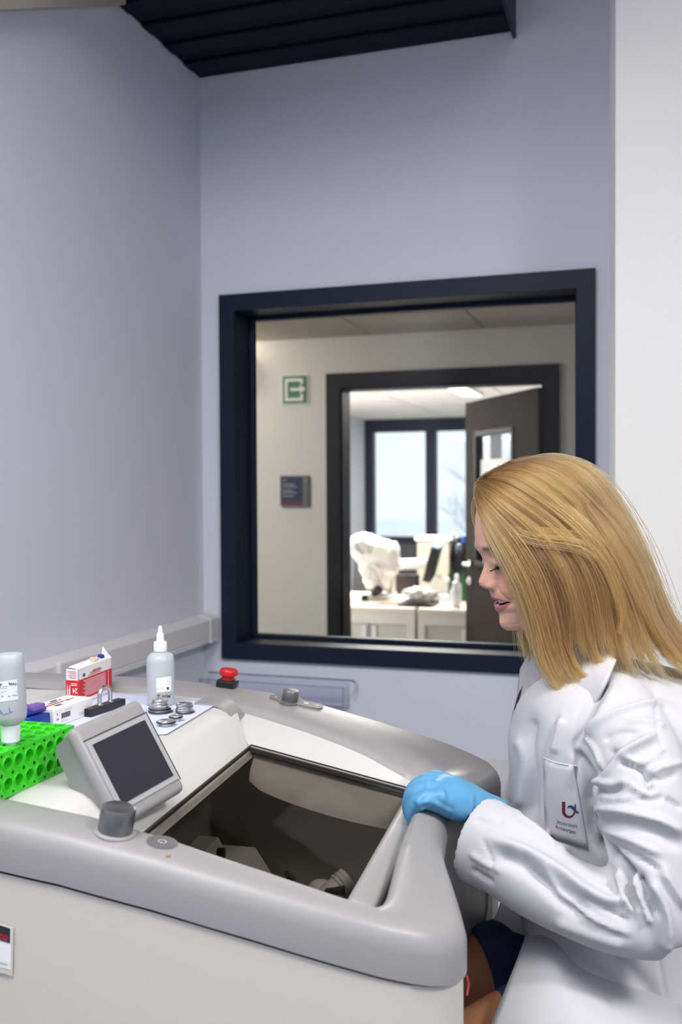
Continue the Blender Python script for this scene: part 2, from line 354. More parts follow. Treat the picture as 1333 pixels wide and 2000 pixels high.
for sgn in (1, -1):
    hb = MB(); lbox(hb, ln_-.085, ln_-.045, .985, 1.025, .02*sgn if sgn > 0 else -.028, .028 if sgn > 0 else -.02, .003)
    hb.tube([lp(ln_-.065, sgn*.026, 1.005), lp(ln_-.065, sgn*.065, 1.005), lp(ln_-.085, sgn*.072, 1.005), lp(ln_-.19, sgn*.072, 1.005)], .010, 12)
    hb.build('lever_handle', M['steel'], lf, True)
    kb = MB(); kb.lathe([(.026, 0), (.026, .008), (.012, .012), (.012, .02)], lp(ln_-.065, sgn*.02, .90), ly*sgn, 24); kb.build('lock_rosette', M['steel'], lf, True)
# exit sign
S0 = PWY(552, 735, YC-.006); S1 = PWY(601, 787.5, YC-.006); sw = S1[0]-S0[0]; sh = S0[2]-S1[2]
ex = empty('exit_sign', ((S0[0]+S1[0])/2, YC, S1[2]), 'square green exit sign with white arrow on the corridor wall', 'sign')
MB().abox(S0[0]-.006, S1[0]+.006, YC-.006, YC-.001, S1[2]-.006, S0[2]+.006, .001).build('plate', M['label'], ex)
def exf(off): return lambda x, y: (S0[0]+x*sw, YC-.0065-off, S1[2]+y*sh)
MB().add([], []); g = MB(); rect(g, exf(0.), .0, .0, 1, 1); g.build('field', M['exit'], ex)
g = MB(); f_ = exf(.0008)
poly(g, f_, [(.10, .10), (.82, .10), (.82, .33), (.72, .33), (.72, .20), (.20, .20), (.20, .80), (.72, .80), (.72, .70), (.82, .70), (.82, .90), (.10, .90)])
poly(g, f_, [(.32, .46), (.70, .46), (.70, .36), (.93, .51), (.70, .67), (.70, .56), (.32, .56)]); g.build('arrow_mark', M['whiteink'], ex)
# door plaque
Q0 = PWY(547, 929, YC-.02); Q1 = PWY(603, 989, YC-.02)
pq = empty('door_plaque', ((Q0[0]+Q1[0])/2, YC, Q1[2]), 'small dark blue door plaque with pale lettering on the corridor wall', 'plaque')
MB().abox(Q0[0], Q1[0], YC-.02, YC-.001, Q1[2], Q0[2], .003).build('frame', mat('plaque_frame', (.16, .165, .18), .3, metal=.4), pq)
pw, ph = Q1[0]-Q0[0], Q0[2]-Q1[2]; pf_ = lambda x, y: (Q0[0]+x*pw, YC-.0207, Q1[2]+y*ph)
g = MB(); rect(g, pf_, .05, .05, .80, .95); g.build('print_field', mat('plaque_blue', (.022, .035, .09), .35), pq)
pf2 = lambda x, y: (Q0[0]+x*pw, YC-.0212, Q1[2]+y*ph)
g = MB()
for (x, y, w_) in ((.10, .84, .16), (.10, .70, .42), (.10, .62, .5), (.10, .50, .36), (.10, .43, .5), (.10, .32, .4)): rect(g, pf2, x, y, x+w_, y+.03)
g.build('print_lines', M['greyink'], pq)
g = MB(); rect(g, pf2, .05, .05, .80, .17); g.build('print_band', mat('plaque_red', (.14, .03, .04), .4), pq)
# corridor wall lamp, mostly hidden by the window reveal
wl = empty('wall_lamp', (-2.22, YC, 2.08), 'round wall lamp glowing at the window edge in the corridor', 'lamp')
MB().lathe([(.085, 0), (.085, .02), (.05, .03)], (-2.205, YC-.001, 2.13), (0, -1, 0), 32).build('base', M['cab'], wl, True)
MB().lathe([(.078, .02), (.078, .06), (.06, .085), (.0, .095)], (-2.205, YC-.001, 2.13), (0, -1, 0), 32).build('lamp_shade', mat('lamp_shade_cream', (.75, .68, .55), .5, emit=(1, .85, .62), estr=.5), wl, True)
pl = bpy.data.lights.new('wall_lamp_light', 'POINT'); pl.energy = 5.0; pl.color = (1, .88, .72); pl.shadow_soft_size = .06
po = bpy.data.objects.new('wall_lamp_light', pl); COL.objects.link(po); po.location = (-2.32, YC-.17, 2.2)
# office
YO = 11.0; XO = -3.22; ZO = 2.285
struct(MB().abox(XO-.1, XO, YC+.12, YO, 0, 2.6).build('wall_office_left', mat('office_paint', (.74, .75, .80), .8)))
struct(MB().abox(2.2, 2.3, YC+.12, YO, 0, 2.6).build('wall_office_right', M['corr']))
ob = MB(); ob.abox(XO-.1, 2.3, YO, YO+.2, 0, .90); ob.abox(.6, 2.3, YO, YO+.2, .90, 2.6); ob.abox(XO-.1, .6, YO, YO+.2, 2.285, 2.6); struct(ob.build('wall_office_back', mat('office_sill_wall', (.05, .05, .055), .6)))
oc = bpy.data.objects.new('ceiling_office', None); COL.objects.link(oc); struct(oc)
MB().abox(XO, 2.2, YC+.12, YO, ZO+.012, ZO+.1).build('backing', M['beige'], oc)
tile = None
for i in range(5):
    for j in range(6):
        x0 = XO+.003+i*1.0; y0 = YC+.125+j*.98
        if tile is None: o = tile = MB().abox(0, .985, 0, .965, 0, .014, .004, 1).build('ceiling_panel', M['ceil'], oc)
        else: o = tile.copy(); COL.objects.link(o)
        o.location = (x0, y0, ZO)
lamps = None
for n_, (px, py, wl_) in enumerate(((893, 756, 'left'), (912, 757, 'right'))):
    q = PZ(px, py, ZO); lt_ = empty('ceiling_light', (q[0], q[1], ZO), 'slim bright ceiling light beyond the doorway, %s of the pair' % wl_, 'light', 'office ceiling lights')
    MB().abox(q[0]-.05, q[0]+.05, q[1]-.5, q[1]+.5, ZO-.025, ZO-.001, .003).build('housing', M['card'], lt_)
    MB().abox(q[0]-.04, q[0]+.04, q[1]-.48, q[1]+.48, ZO-.028, ZO-.024).build('diffuser', M['lamp'], lt_)
w2 = bpy.data.objects.new('window_2', None); COL.objects.link(w2); struct(w2); PM['window_2'] = Matrix()
wx = [-3.22, -3.12, -2.488, -2.37, -1.74, -1.62, -.99, -.87, -.24, -.12, .5, .6]; wzb, wzt = .912, 2.138
fb = MB(); fb.abox(wx[0], .6, YO-.03, YO+.1, .84, wzb-.0, .004); fb.build('frame_sill', M['navy'], w2)
MB().abox(wx[0], .6, YO-.03, YO+.1, wzt, 2.284, .004).build('frame_head', M['navy'], w2)
for k in range(0, len(wx), 2): MB().abox(wx[k], wx[k+1], YO-.03, YO+.1, wzb, wzt, .004).build('frame_post', M['navy'], w2)
for k in range(1, len(wx)-1, 2): MB().abox(wx[k], wx[k+1], YO+.03, YO+.036, wzb, wzt).build('pane', M['win'], w2)
# outdoors: a pale field, and bare trees with haze painted into their colour
struct(MB().abox(-160, 120, 14, 240, -6.2, -6).build('ground_field', mat('pale_field', (.87, .90, .95), .9, noise=.06, nscale=.05)))
bark = mat('hazy_bark', (.42, .47, .57), .9)
def bare_tree(x, y, h, seed, label):
    rr = random.Random(seed); t = empty('bare_tree', (x, y, -6), label, 'tree', 'bare trees beyond the office window')
    tr = MB(); tw = MB()
    def grow(p, d, L, r, lev):
        q = p+d*L; (tr if lev < 2 else tw).tube([p, (p+q)/2+np.array([rr.uniform(-.04, .04)*L, 0, rr.uniform(0, .04)*L]), q], [r, r*.8, r*.6], 5, False)
        if lev >= 6: return
        for k in range(3 if lev < 5 else 2):
            nd = unit(d+np.array([rr.uniform(-.8, .8), rr.uniform(-.8, .8), rr.uniform(-.15, .55)])); grow(p+d*L*rr.uniform(.6, 1), nd, L*rr.uniform(.6, .78), r*.55, lev+1)
    grow(np.array([x, y, -6.]), np.array([0, 0, 1.]), h*.3, h*.017, 0)
    tr.build('trunk', bark, t); tw.build('branches', bark, t)
bare_tree(-5.6, 40, 11.5, 3, 'pale bare tree outside the office, behind the second pane')
bare_tree(-8.9, 58, 10, 8, 'distant misty bare tree outside, low behind the wide window pane')
# cabinets with roller fronts
zc_ = .71; yf = 5.93
def cabinet(x0, x1, label, handles, split):
    c = empty('roller_cabinet', ((x0+x1)/2, yf+.22, 0), label, 'cabinet', 'office roller cabinets')
    b = MB(); b.abox(x0, x0+.045, yf, yf+.85, 0, zc_-.03); b.abox(x1-.045, x1, yf, yf+.85, 0, zc_-.03); b.abox(x0, x1, yf, yf+.85, 0, .05); b.abox(x0+.045, x1-.045, yf, yf+.85, zc_-.105, zc_-.03); b.abox(x0+.045, x1-.045, yf+.06, yf+.85, .05, zc_-.1)
    b.build('carcass', M['cab'], c); MB().abox(x0-.0, x1+.0, yf-.012, yf+.86, zc_-.03, zc_, .004).build('top', M['cabt'], c)
    n = int((x1-x0-.09)/.022); sl = None; w = (x1-x0-.09)/n
    for k in range(n):
        if sl is None: sl = MB().abox(0, w-.003, 0, .012, .05, zc_-.105, .003, 1).build('slat', M['cab'], c); o = sl
        else: o = sl.copy(); COL.objects.link(o)
        o.location = (x0+.045+k*w, yf+.02, 0)
    MB().abox(split-.004, split+.004, yf+.01, yf+.03, .05, zc_-.105).build('door_gap', M['greyink'], c)
    for hx in handles: MB().abox(hx-.016, hx+.016, yf+.006, yf+.024, .49, .59, .006).build('handle', M['card'], c)
xs = [PWY(p, 1200, yf)[0] for p in (812, 815, 717, 730, 908)]
cabinet(xs[0]-1.0, xs[0]-.004, 'cream roller cabinet left of the dark joint in the office', ((xs[2]+xs[2])/2-.02, xs[3]), (xs[2]+xs[3])/2-.01)
cabinet(xs[1]+.004, xs[1]+.36, 'cream roller cabinet right of the dark joint in the office', (xs[4],), xs[4]+.04)
# things on the cabinets; cx(px, y) gives x on the cabinet top
zt_ = zc_+.001
def cp(px, py): return PZ(px, py, zt_)
def CW(px, Y): return PWY(px, 1100, Y)[0]
def CH(py, px, Y): return PWY(px, py, Y)[2]
Yi = 6.45
# covered microscope
mc = empty('covered_microscope', (CW(735, Yi), Yi, zt_), 'microscope under a crumpled white plastic dust cover on the cabinet', 'microscope')
outl = [(722, 1150), (715, 1135), (700, 1095), (688, 1075), (690, 1050), (706, 1040), (722, 1044), (745, 1052), (776, 1064), (779, 1110), (768, 1125), (757, 1150)]
V = []; Fc = []; cxy = (735, 1090); nL = len(outl); rows = []
for k_, (s, dy) in enumerate(((.3, -.14), (.75, -.125), (1.0, -.05), (1.0, .05), (.75, .13), (.3, .14))):
    row = []
    for (x, y) in catmull(outl+[outl[0]], 5)[:-1]:
        X = cxy[0]+(x-cxy[0])*s; Yq = cxy[1]+(y-cxy[1])*s
        p = PWY(X, Yq, Yi); jit = rng.normal(0, .004, 3); row.append(np.array([p[0], Yi+dy+rng.normal(0, .009), p[2]])+jit)
    rows.append(row)
mcb = MB().grid(rows, True); n_ = len(rows[0]); mcb.add([], []); mcb.F.append(tuple(range(n_))); mcb.F.append(tuple(len(mcb.V)-n_+k for k in range(n_)))
mcb.build('dust_cover', mat('cloudy_plastic_cover', (.80, .80, .78), .3, noise=.12, nscale=14, bump=.6, bscale=30), mc, True)
MB().abox(CW(722, Yi), CW(768, Yi), Yi-.13, Yi+.12, zt_, zt_+.03, .008).build('foot', M['card'], mc)
MB().abox(CW(756, Yi), CW(767, Yi), Yi, Yi+.09, zt_+.03, CH(1115, 760, Yi), .006).build('column', M['cab'], mc)
lens = MB(); lens.lathe([(.03, 0), (.034, .03), (.03, .06), (.02, .07)], (CW(743, Yi), Yi-.16, zt_+.05), (.5, -.3, .3), 20); lens.build('lamp_housing', M['black'], mc, True)
lens = MB(); lens.ell((CW(742, Yi), Yi-.19, CH(1136, 742, Yi)), I3, (.028, .02, .035), 8); lens.build('white_knob', M['card'], mc, True)
lens = MB(); lens.lathe([(.025, 0), (.025, .03), (.015, .04)], (CW(728, Yi), Yi-.2, zt_), (0, 0, 1), 18); lens.build('dark_foot_knob', M['black'], mc, True)
# dark partition behind the microscope
dp = MB().prism([(CW(678, 7.1), 7.1, 0), (CW(692, 7.1), 7.1, CH(1090, 690, 7.1)), (CW(722, 7.1), 7.1, CH(1142, 722, 7.1)), (CW(722, 7.1), 7.1, 0)], (0, .03, 0)).build('slanted_dark_board', mat('dark_board', (.07, .068, .07), .6))
tag(dp, 'slanted dark grey board standing behind the covered microscope', 'board')
# monitor seen edge on
Ym = 6.62; mo = empty('monitor', (CW(846, Ym), Ym, zt_), 'black monitor turned edge-on on the office cabinet', 'monitor')
top = PWY(855, 1066, Ym); bot = PWY(838, 1130, Ym); d_ = unit(top-bot); sx_ = unit(np.cross(d_, (-.14, 1, 0))); mid = (top+bot)/2
MB().box(mid, (sx_, unit(np.cross(d_, sx_)), d_), (.028, .2, np.linalg.norm(top-bot)/2), .006).build('panel', M['black'], mo)
MB().box(top+d_*.004, (sx_, unit(np.cross(d_, sx_)), d_), (.03, .2, .006), .002).build('top_edge', M['acrylb'], mo)
MB().abox(CW(826, Ym), CW(852, Ym), Ym-.1, Ym+.1, zt_, zt_+.015, .004).build('stand', M['black'], mo)
# white roll held out to the left of the monitor
rl = MB().tube([PWY(776, 1103, 6.75), PWY(835, 1101, 6.75)], .040, 20).build('paper_roll', M['card'], None, True); tag(rl, 'white paper roll lying between the dust cover and the monitor', 'roll')
rs = MB(); rs.abox(CW(775, 6.75), CW(818, 6.75), 6.68, 6.78, zt_, CH(1122, 800, 6.75), .004); tag(rs.build('dark_instrument', mat('dark_red_black', (.03, .02, .022), .5)), 'low dark instrument box under the white paper roll', 'instrument')
# tray with crumpled cloth
ty = empty('black_tray', (CW(815, 6.1), 6.1, zt_), 'flat black tray on the front of the cabinets', 'tray')
MB().abox(CW(783, 6.1), CW(851, 6.1), 6.0, 6.24, zt_, zt_+.022, .008).build('body', M['black'], ty); MB().abox(CW(792, 6.1), CW(842, 6.1), 6.02, 6.22, zt_+.022, zt_+.034, .006).build('lid', M['knob'], ty)
bm = bmesh.new(); bmesh.ops.create_icosphere(bm, subdivisions=4, radius=1)
cl = (CW(818, 6.12), 6.12, zt_+.076)
for v in bm.verts:
    d = v.co.normalized(); k = 1+.22*sin(9*d.x+4*d.y)*sin(7*d.y+5*d.z)+.12*sin(17*d.z+11*d.x)
    v.co = Vector((cl[0]+d.x*.105*k, cl[1]+d.y*.085*k, cl[2]+d.z*.034*k))
me = bpy.data.meshes.new('crumpled_cloth'); bm.to_mesh(me); bm.free(); tag(obj_me('crumpled_cloth', me, M['card'], None, True), 'crumpled white cloth lying on the black tray', 'cloth')
# bottles and small things at the right
def bottle_small(px, Y, h, r, mt, label, cat='bottle', capm='cap', name='small_bottle'):
    x = CW(px, Y); e = empty(name, (x, Y, zt_), label, cat)
    MB().lathe([(r*.9, 0), (r, .01), (r, h*.6), (r*.45, h*.75), (r*.4, h*.82)], (x, Y, zt_), n=20).build('body', mt, e, True)
    MB().lathe([(r*.5, h*.82), (r*.5, h*.95), (r*.2, h)], (x, Y, zt_), n=16).build('cap', M[capm], e, True); return e
bottle_small(890, 6.05, .165, .034, M['cap'], 'white squat bottle at the front right of the cabinets')
bottle_small(893, 6.3, .19, .03, M['cap'], 'taller white bottle behind the squat white bottle')
bottle_small(874, 6.35, .16, .034, M['acryl'], 'clear flask with white stopper beside the monitor')
bottle_small(858, 6.5, .17, .03, M['acryl'], 'clear glass bottle right behind the monitor')
bottle_small(906, 6.42, .24, .02, mat('dark_green_bottle', (.02, .12, .03), .3), 'slim dark green bottle by the door leaf', capm='black')
bottle_small(883, 6.5, .26, .028, mat('green_bottle', (.02, .07, .02), .3), 'dark green bottle behind the white bottles', capm='black')
t_ = MB().tube([(CW(864, 6.2), 6.2, zt_+.03), (CW(877, 6.2), 6.2, zt_+.035)], .026, 14).build('tape_roll', M['cap'], None, True); tag(t_, 'small white roll lying left of the squat white bottle', 'roll')
t_ = MB().abox(CW(741, 6.1), CW(790, 6.1), 6.02, 6.2, zt_, zt_+.006, .001).build('orange_folder', mat('orange_paper', (.65, .18, .10), .6)); tag(t_, 'thin orange and white folder lying left of the black tray', 'folder')
# tall bin-like box with white lid in front of the window, and tall bottles
Yb = 8.0; bx = empty('storage_box', (CW(846, Yb), Yb, 0), 'tall beige storage box with white lid below the office window', 'box')
MB().abox(CW(815, Yb), CW(878, Yb), Yb, Yb+.35, 0, CH(1056, 846, Yb), .01).build('body', mat('box_beige', (.30, .265, .21), .6), bx)
MB().abox(CW(811, Yb), CW(881, Yb), Yb-.01, Yb+.36, CH(1056, 846, Yb), CH(1049, 846, Yb), .006).build('lid', M['card'], bx)
dkb = MB().abox(CW(720, 9), CW(905, 9), 9.0, 9.4, 0, CH(1140, 800, 9), .01).build('dark_desk', mat('dark_desk_laminate', (.035, .033, .035), .5)); tag(dkb, 'long dark desk standing below the office window', 'desk')
def tall(px, Y, r, pt, label, mt, top):
    x = CW(px, Y); e = empty('tall_bottle', (x, Y, zt_), label, 'bottle', 'tall dark bottles by the office window'); h = CH(pt, px, Y)-zt_
    MB().lathe([(r, 0), (r, h*.62), (r*.5, h*.78), (r*.45, h*.9)], (x, Y, zt_), n=20).build('body', mt, e, True); MB().lathe([(r*.62, h*.88), (r*.62, h*.99), (r*.3, h)], (x, Y, zt_), n=16).build('cap', top, e, True)
tall(886, 6.7, .026, 1040, 'tall black bottle with pale cap beside the storage box', M['black'], M['card'])
tall(908, 6.7, .034, 1045, 'tall dark bottle with blue cap next to the door leaf', M['black'], M['blueink'])
tall(897, 6.62, .024, 1062, 'tall dark bottle between the pale-capped and blue-capped ones', M['screen'], M['acrylb'])
# ------------------------------------------------------------------ the cryostat
fh = unit([f0[0], f0[1], 0]); rh = unit([r0[0], r0[1], 0]); _a = radians(13)
LT = rh*sin(_a)+fh*cos(_a); BK = -rh*cos(_a)+fh*sin(_a); CO = PZ(911, 1806, 1.015); CO[2] = 0; WC = .274
def W(u, w, z): return CO+BK*u+LT*w+np.array([0, 0, z])
def UW(p): q = np.asarray(p)-CO; return q@BK, q@LT
_zu = [-.1, 0, .03, .1, .2, .3, .4, .5, .6, .86]; _zz = [1.0, 1.015, 1.023, 1.042, 1.066, 1.088, 1.106, 1.117, 1.124, 1.13]
def zr(u): return float(np.interp(u, _zu, _zz))
def onrim(px, py, dz=0.):
    z = 1.05
    for _ in range(50): p = PZ(px, py, z); z = .5*z+.5*(zr(UW(p)[0])+dz)
    return PZ(px, py, z)
def onu(px, py, u):
    v = ray(px, py); o = np.array([0, 0, H]); return o+v*((u-(o-CO)@BK)/(v@BK))
mc = empty('cryostat', W(.4, WC, 0), 'large grey and white laboratory cryostat with smoked lid and tilted screen', 'machine')
outer = [(.86, -.055), (.7, -.072), (.6, -.080), (.5, -.085), (.4, -.088), (.3, -.085), (.2, -.079), (.1, -.069), (.05, -.056), (.02, -.040), (.004, -.016), (0, .008), (.006, .04), (.021, .098), (.039, .163), (.050, .215), (.054, .274)]
inner = [(.86, -.0), (.7, -.012), (.6, -.018), (.5, -.021), (.4, -.023), (.3, -.027), (.2, -.032), (.13, -.034), (.095, -.032), (.086, -.026), (.081, -.014), (.079, .005), (.080, .03), (.083, .070), (.088, .137), (.0895, .2), (.090, .274)]
drop_i = [.035]*9+[.05]*8; in_i = [.03]*8+[.02, .012, .006, .004, .004, .004, .004, .004, .004]
mir = lambda L: L+[(u, 2*WC-w) for u, w in L[-2::-1]]
SUB = 5
inner_far = [(.0895, .348), (.0895, .385), (.091, .41), (.094, .43), (.098, .443), (.103, .45), (.110, .455), (.124, .457), (.145, .46), (.21, .485), (.29, .502), (.39, .518), (.5, .53), (.6, .53), (.7, .532), (.86, .53)]
dz_far = [0, 0, .004, .010, .016, .020, .022, .018, .0125, .0065, .0042, .002, 0, 0, 0, 0]
dz_in = [0]*17+dz_far; drop_a = drop_i+[.05, .05, .05, .045, .042, .038, .036, .031, .026, .020, .017, .015, .012, .012, .012, .012]; in_a = in_i+[.004, .004, .005, .006, .008, .009, .010, .011]+[.012]*8
lin = lambda L: catmull(np.array(L, float)[:, None], SUB)[:, 0]
oc_ = catmull(mir(outer), SUB); ic_ = catmull(inner+inner_far, SUB); di = lin(drop_a); ii = lin(in_a); dzi = lin(dz_in)
rows = []
for k in range(len(oc_)):
    o, i = oc_[k], ic_[k]; t = unit(i-o); L = np.linalg.norm(i-o); row = []
    for (s, dz, base) in ((-.0, -.05, 'o'), (.0, -.047, 'o'), (.0, -.022, 'o'), (.002, -.014, 'o'), (.006, -.007, 'o'), (.012, -.002, 'o'), (.02, 0, 'o')):
        p = o+t*s; row.append(W(p[0], p[1], zr(p[0])+dz))
    row.insert(0, W(*(o+t*.02), zr(o[0])-.05))
    for s in (.4, .6, .8):
        p = o+t*(.02+(L-.02)*s); row.append(W(p[0], p[1], zr(p[0])+.0005-dzi[k]*s*s))
    p = i-t*.006; row.append(W(p[0], p[1], zr(p[0])-.0005-dzi[k]))
    row.append(W(i[0], i[1], zr(i[0])-.0025-dzi[k]))
    p = i+t*min(.004, ii[k]); row.append(W(p[0], p[1], zr(i[0])-.007-dzi[k]))
    p = i+t*ii[k]; row.append(W(p[0], p[1], zr(i[0])-di[k])); rows.append(row)
MB().grid(rows).build('rim', M['rim'], mc, True, 60)
# dark seam below the rim, then the beige cheeks
def cheek(mirror):
    f = (lambda w: 2*WC-w) if mirror else (lambda w: w)
    oo = catmull(outer[:13], 4); top = []; bot = []
    for (u, w) in oo:
        v = np.array([WC-w, 0]); top.append((u+(.004 if u < .05 else 0), w+.0035))
    inn = [(.03, .045), (.86, .045)]
    P = [(max(u, .004), w) for u, w in top]+inn
    V = []; n = len(P)
    for (u, w) in P: V.append(W(u, f(w), zr(u)-.054))
    for (u, w) in P: V.append(W(u, f(w), .08))
    F_ = [tuple(range(n)), tuple(range(2*n-1, n-1, -1))]+[(k, (k+1) % n, n+(k+1) % n, n+k) for k in range(n)]
    mb = MB(); mb.add(V, F_); mb.build('side_panel', M['side'], mc, True, 35)
    sm = MB(); Q = [(max(u, .006), w+.004) for u, w in top]; sm.grid([[W(u, f(w), zr(u)-.0475) for u, w in Q], [W(u, f(w), zr(u)-.056) for u, w in Q]]); sm.build('seam', M['seam'], mc, True)
cheek(False); cheek(True)
# grey front panel, bulging under the bow
front = [q for q in catmull(mir(outer), SUB) if True]
fr_ = [(u, w) for u, w in oc_ if .0 <= w <= 2*WC-.0 and u < .1]
prof = [(.0, -.052), (.004, -.06), (.004, -.12), (.006, -.2), (.014, -.245), (.035, -.28), (.075, -.32), (.14, -.37), (.22, -.42), (.3, -.46), (.33, -.6), (.33, -.93)]
rows = [[W(u+du+.004, w, zr(u)+dz if dz > -.3 else 1.03+dz) for (u, w) in fr_] for du, dz in prof]
MB().grid(rows).build('front_panel', M['rimd'], mc, True, 50)
bl = MB(); rws = []
for k in range(7):
    py = 1742+k*8; z = 1.45-(py-959)/F*1.64; dz = z-1.02; du = float(np.interp(-dz, [-p[1] for p in prof], [p[0] for p in prof]))
    rws.append([W(.005+du-.0015, w, z) for w in (.50-.006*k, .545-.002*k)])
bl.grid(rws).build('blue_badge', M['blueink'], mc, True)
MB().box(W(.45, WC, .06), (BK, LT, (0, 0, 1)), (.36, .25, .05), .01).build('plinth', M['black'], mc)
MB().box(W(.868, WC, .62), (BK, LT, (0, 0, 1)), (.01, .33, .46), .004).build('back_panel', M['side'], mc)
# white deck with rounded front edge, running down to the lid
ZD = 1.115
dprof = [(.858, ZD), (.70, ZD), (.56, ZD), (.47, ZD), (.445, ZD-.0005), (.430, ZD-.003), (.418, ZD-.008), (.408, ZD-.016), (.385, ZD-.036), (.362, ZD-.055), (.356, 1.055)]
rows = []
for k, (u, z) in enumerate(dprof):
    wl = float(np.interp(u, [.356, .43, .5, .6, .7, .86], [-.026, -.024, -.021, -.018, -.012, .0])); wr_ = float(np.interp(u, [.356, .362, .425, .5, .6, .7, .86], [.405, .408, .512, .527, .527, .529, .527]))
    rows.append([W(u, wl+(wr_-wl)*s, min(z, zr(u)-.0025) if s < .001 or (s > .999 and u > .45) else z) for s in (0, .05, .1, .2, .3, .4, .5, .6, .7, .8, .9, .95, 1)])
MB().grid(rows).build('deck', M['white'], mc, True, 60)
# far and near flanks between rim and lid
rimi = [(u, w, z) for (u, w, z) in [(ic_[k][0], ic_[k][1]+(ii[k] if ic_[k][1] < WC else -ii[k]), zr(ic_[k][0])-di[k]+.002) for k in range(len(ic_))]]
far = [q for q in rimi if q[1] > WC+.15 and .095 < q[0] < .452]; far.sort()
g = []
for (u, w, z) in far:
    t = (u-.097)/(.445-.097)
    if t > 1: continue
    gA, gB, cC = np.array([.108, .443, 1.002]), np.array([.362, .408, 1.0635]), np.array([.428, .512, 1.104])
    e = gA+(gB-gA)*t/.72 if t < .72 else gB+(cC-gB)*(t-.72)/.28
    g.append([W(u+(e[0]-u)*s, w+(e[1]-w)*s, z+(e[2]-z)*s) for s in np.linspace(0, 1, 6)])
uu_ = .447; g.append([W(.436, .516, 1.106)]*6)
MB().grid(g).build('inner_flank', M['white'], mc, True)
near = [q for q in rimi if q[1] < WC-.15 and .095 < q[0] < .47]; near.sort(); g = []
for (u, w, z) in near: g.append([W(u, w, z), W(u, w+.002, z-.03)])
MB().grid(g).build('inner_flank', M['white'], mc, True)
# chamber
zg = lambda u: 1.005+(u-.125)*(.060/.235)
ch = MB(); UB, WF, ZF = .44, .455, .72
T_ = [(.362, -.02, 1.056), (.362, .409, 1.056), (.09, .45, .99), (.09, -.02, .985)]; K_ = [(UB, -.04, 1.04), (UB, WF, 1.04), (.07, WF, .975), (.07, -.04, .975)]; B_ = [(u, w, ZF) for u, w, _ in K_]
for L0, L1 in ((T_, K_), (K_, B_)):
    for k in range(4): ch.add([W(*L0[k]), W(*L0[(k+1) % 4]), W(*L1[(k+1) % 4]), W(*L1[k])], [(0, 1, 2, 3)])
ch.add([W(*p) for p in B_], [(0, 1, 2, 3)])
ch.build('chamber', M['steeld'], mc)
# pale liner band inside the far rim of the chamber, with a curved lower edge
lr = []
for t in np.linspace(0, 1, 16):
    u = .355-t*.25; w = .408+t*.034; s = .030+.045*(1-(2*t-1)**2)**.5*.55
    lr.append([W(u, w-.001, zg(u)-.006), W(u, w-.012-s*.35, zg(u)-.012-s*.35), W(u, w-.016-s*.4, zg(u)-.02-s*.6)])
MB().grid(lr).build('chamber_liner', M['liner'], mc, True)
# smoked glass lid with its dark edge strips
gp = [W(.361, .004, zg(.361)), W(.361, .406, zg(.361)), W(.108, .441, zg(.108)), W(.108, .004, zg(.108))]
nrm = unit(np.cross(gp[1]-gp[0], gp[3]-gp[0])); nrm = nrm*np.sign(nrm[2])
MB().prism(gp, nrm*.005).build('lid_pane', M['lid'], mc)
def strip(a, b, wdt, mt, off=0.002):
    d = unit(b-a); s = unit(np.cross(d, nrm)); mb = MB().box((a+b)/2+nrm*off, (d, s, nrm), (np.linalg.norm(b-a)/2, wdt, .0032)); return mb.build('lid_edge', mt, mc)
strip(gp[0], gp[1], .0012, M['seam'], .004); strip(gp[1], gp[2], .0011, M['seam'], .004)
q = unit(gp[0]-gp[1]); strip(gp[1]+q*.006, gp[2]+q*.006, .0016, M['liner'], .0035); strip(gp[1]+q*.011, gp[2]+q*.011, .0007, M['seam'], .0035)
# pale grip bar on the lid front
ba = W(.116, .018, 1.001); bb = W(.110, .455, .999); d = unit(bb-ba); s = unit(np.cross(d, nrm))
hb = MB(); hb.box((ba+bb)/2+nrm*.002, (d, s, nrm), (np.linalg.norm(bb-ba)/2, .0165, .017), .009, 4); hb.build('lid_grip', M['rim'], mc, True, 50)
# navy sheet that paints the shade in the gap between grip and bow
MB().add([W(.086, .0, .985), W(.094, .40, .985), W(.078, .40, .975), W(.070, .0, .975)], [(0, 1, 2, 3)]).build('gap_shade', M['gap'], mc)
# things inside the chamber
def wedge(name, pts, dv, mt): return MB().prism(pts, dv).build(name, mt, mc)
def inch(px, py, z): return PZ(px, py, z)
k1 = [inch(371, 1652, .955), inch(388, 1631, .955), inch(426, 1635, .955), inch(402, 1661, .955)]
k1 += []
mb = MB(); a_, b_, c_, d_ = k1; dn = np.array([0, 0, -.16]); slope = -BK*.05
mb.add([a_, b_, c_, d_, a_+dn+slope*.2, b_+dn, c_+dn+slope*2, d_+dn+slope*2], [(0, 1, 2, 3), (3, 2, 6, 7), (0, 3, 7, 4), (1, 0, 4, 5), (2, 1, 5, 6), (4, 7, 6, 5)]); mb.build('knife_block', M['liner'], mc)
k2 = [inch(433, 1650, .945), inch(436, 1650, .945), inch(499, 1655, .945), inch(473, 1686, .945)]
mb = MB(); a_, b_, c_, d_ = [inch(420, 1682, .945), inch(436, 1650, .945), inch(499, 1655, .945), inch(473, 1686, .945)]
mb.add([a_, b_, c_, d_, a_+dn, b_+dn, c_+dn+slope*2.2, d_+dn+slope*2.2], [(0, 1, 2, 3), (3, 2, 6, 7), (0, 3, 7, 4), (1, 0, 4, 5), (2, 1, 5, 6), (4, 7, 6, 5)]); mb.build('knife_block', M['liner'], mc)
MB().box(inch(432, 1668, .949), (BK, LT, (0, 0, 1)), (.006, .004, .008), .002).build('block_clip', M['black'], mc)
o_ = PZ(657, 1738, .93); ax_ = unit(LT*.55-BK*.65+np.array([0, 0, .5]))
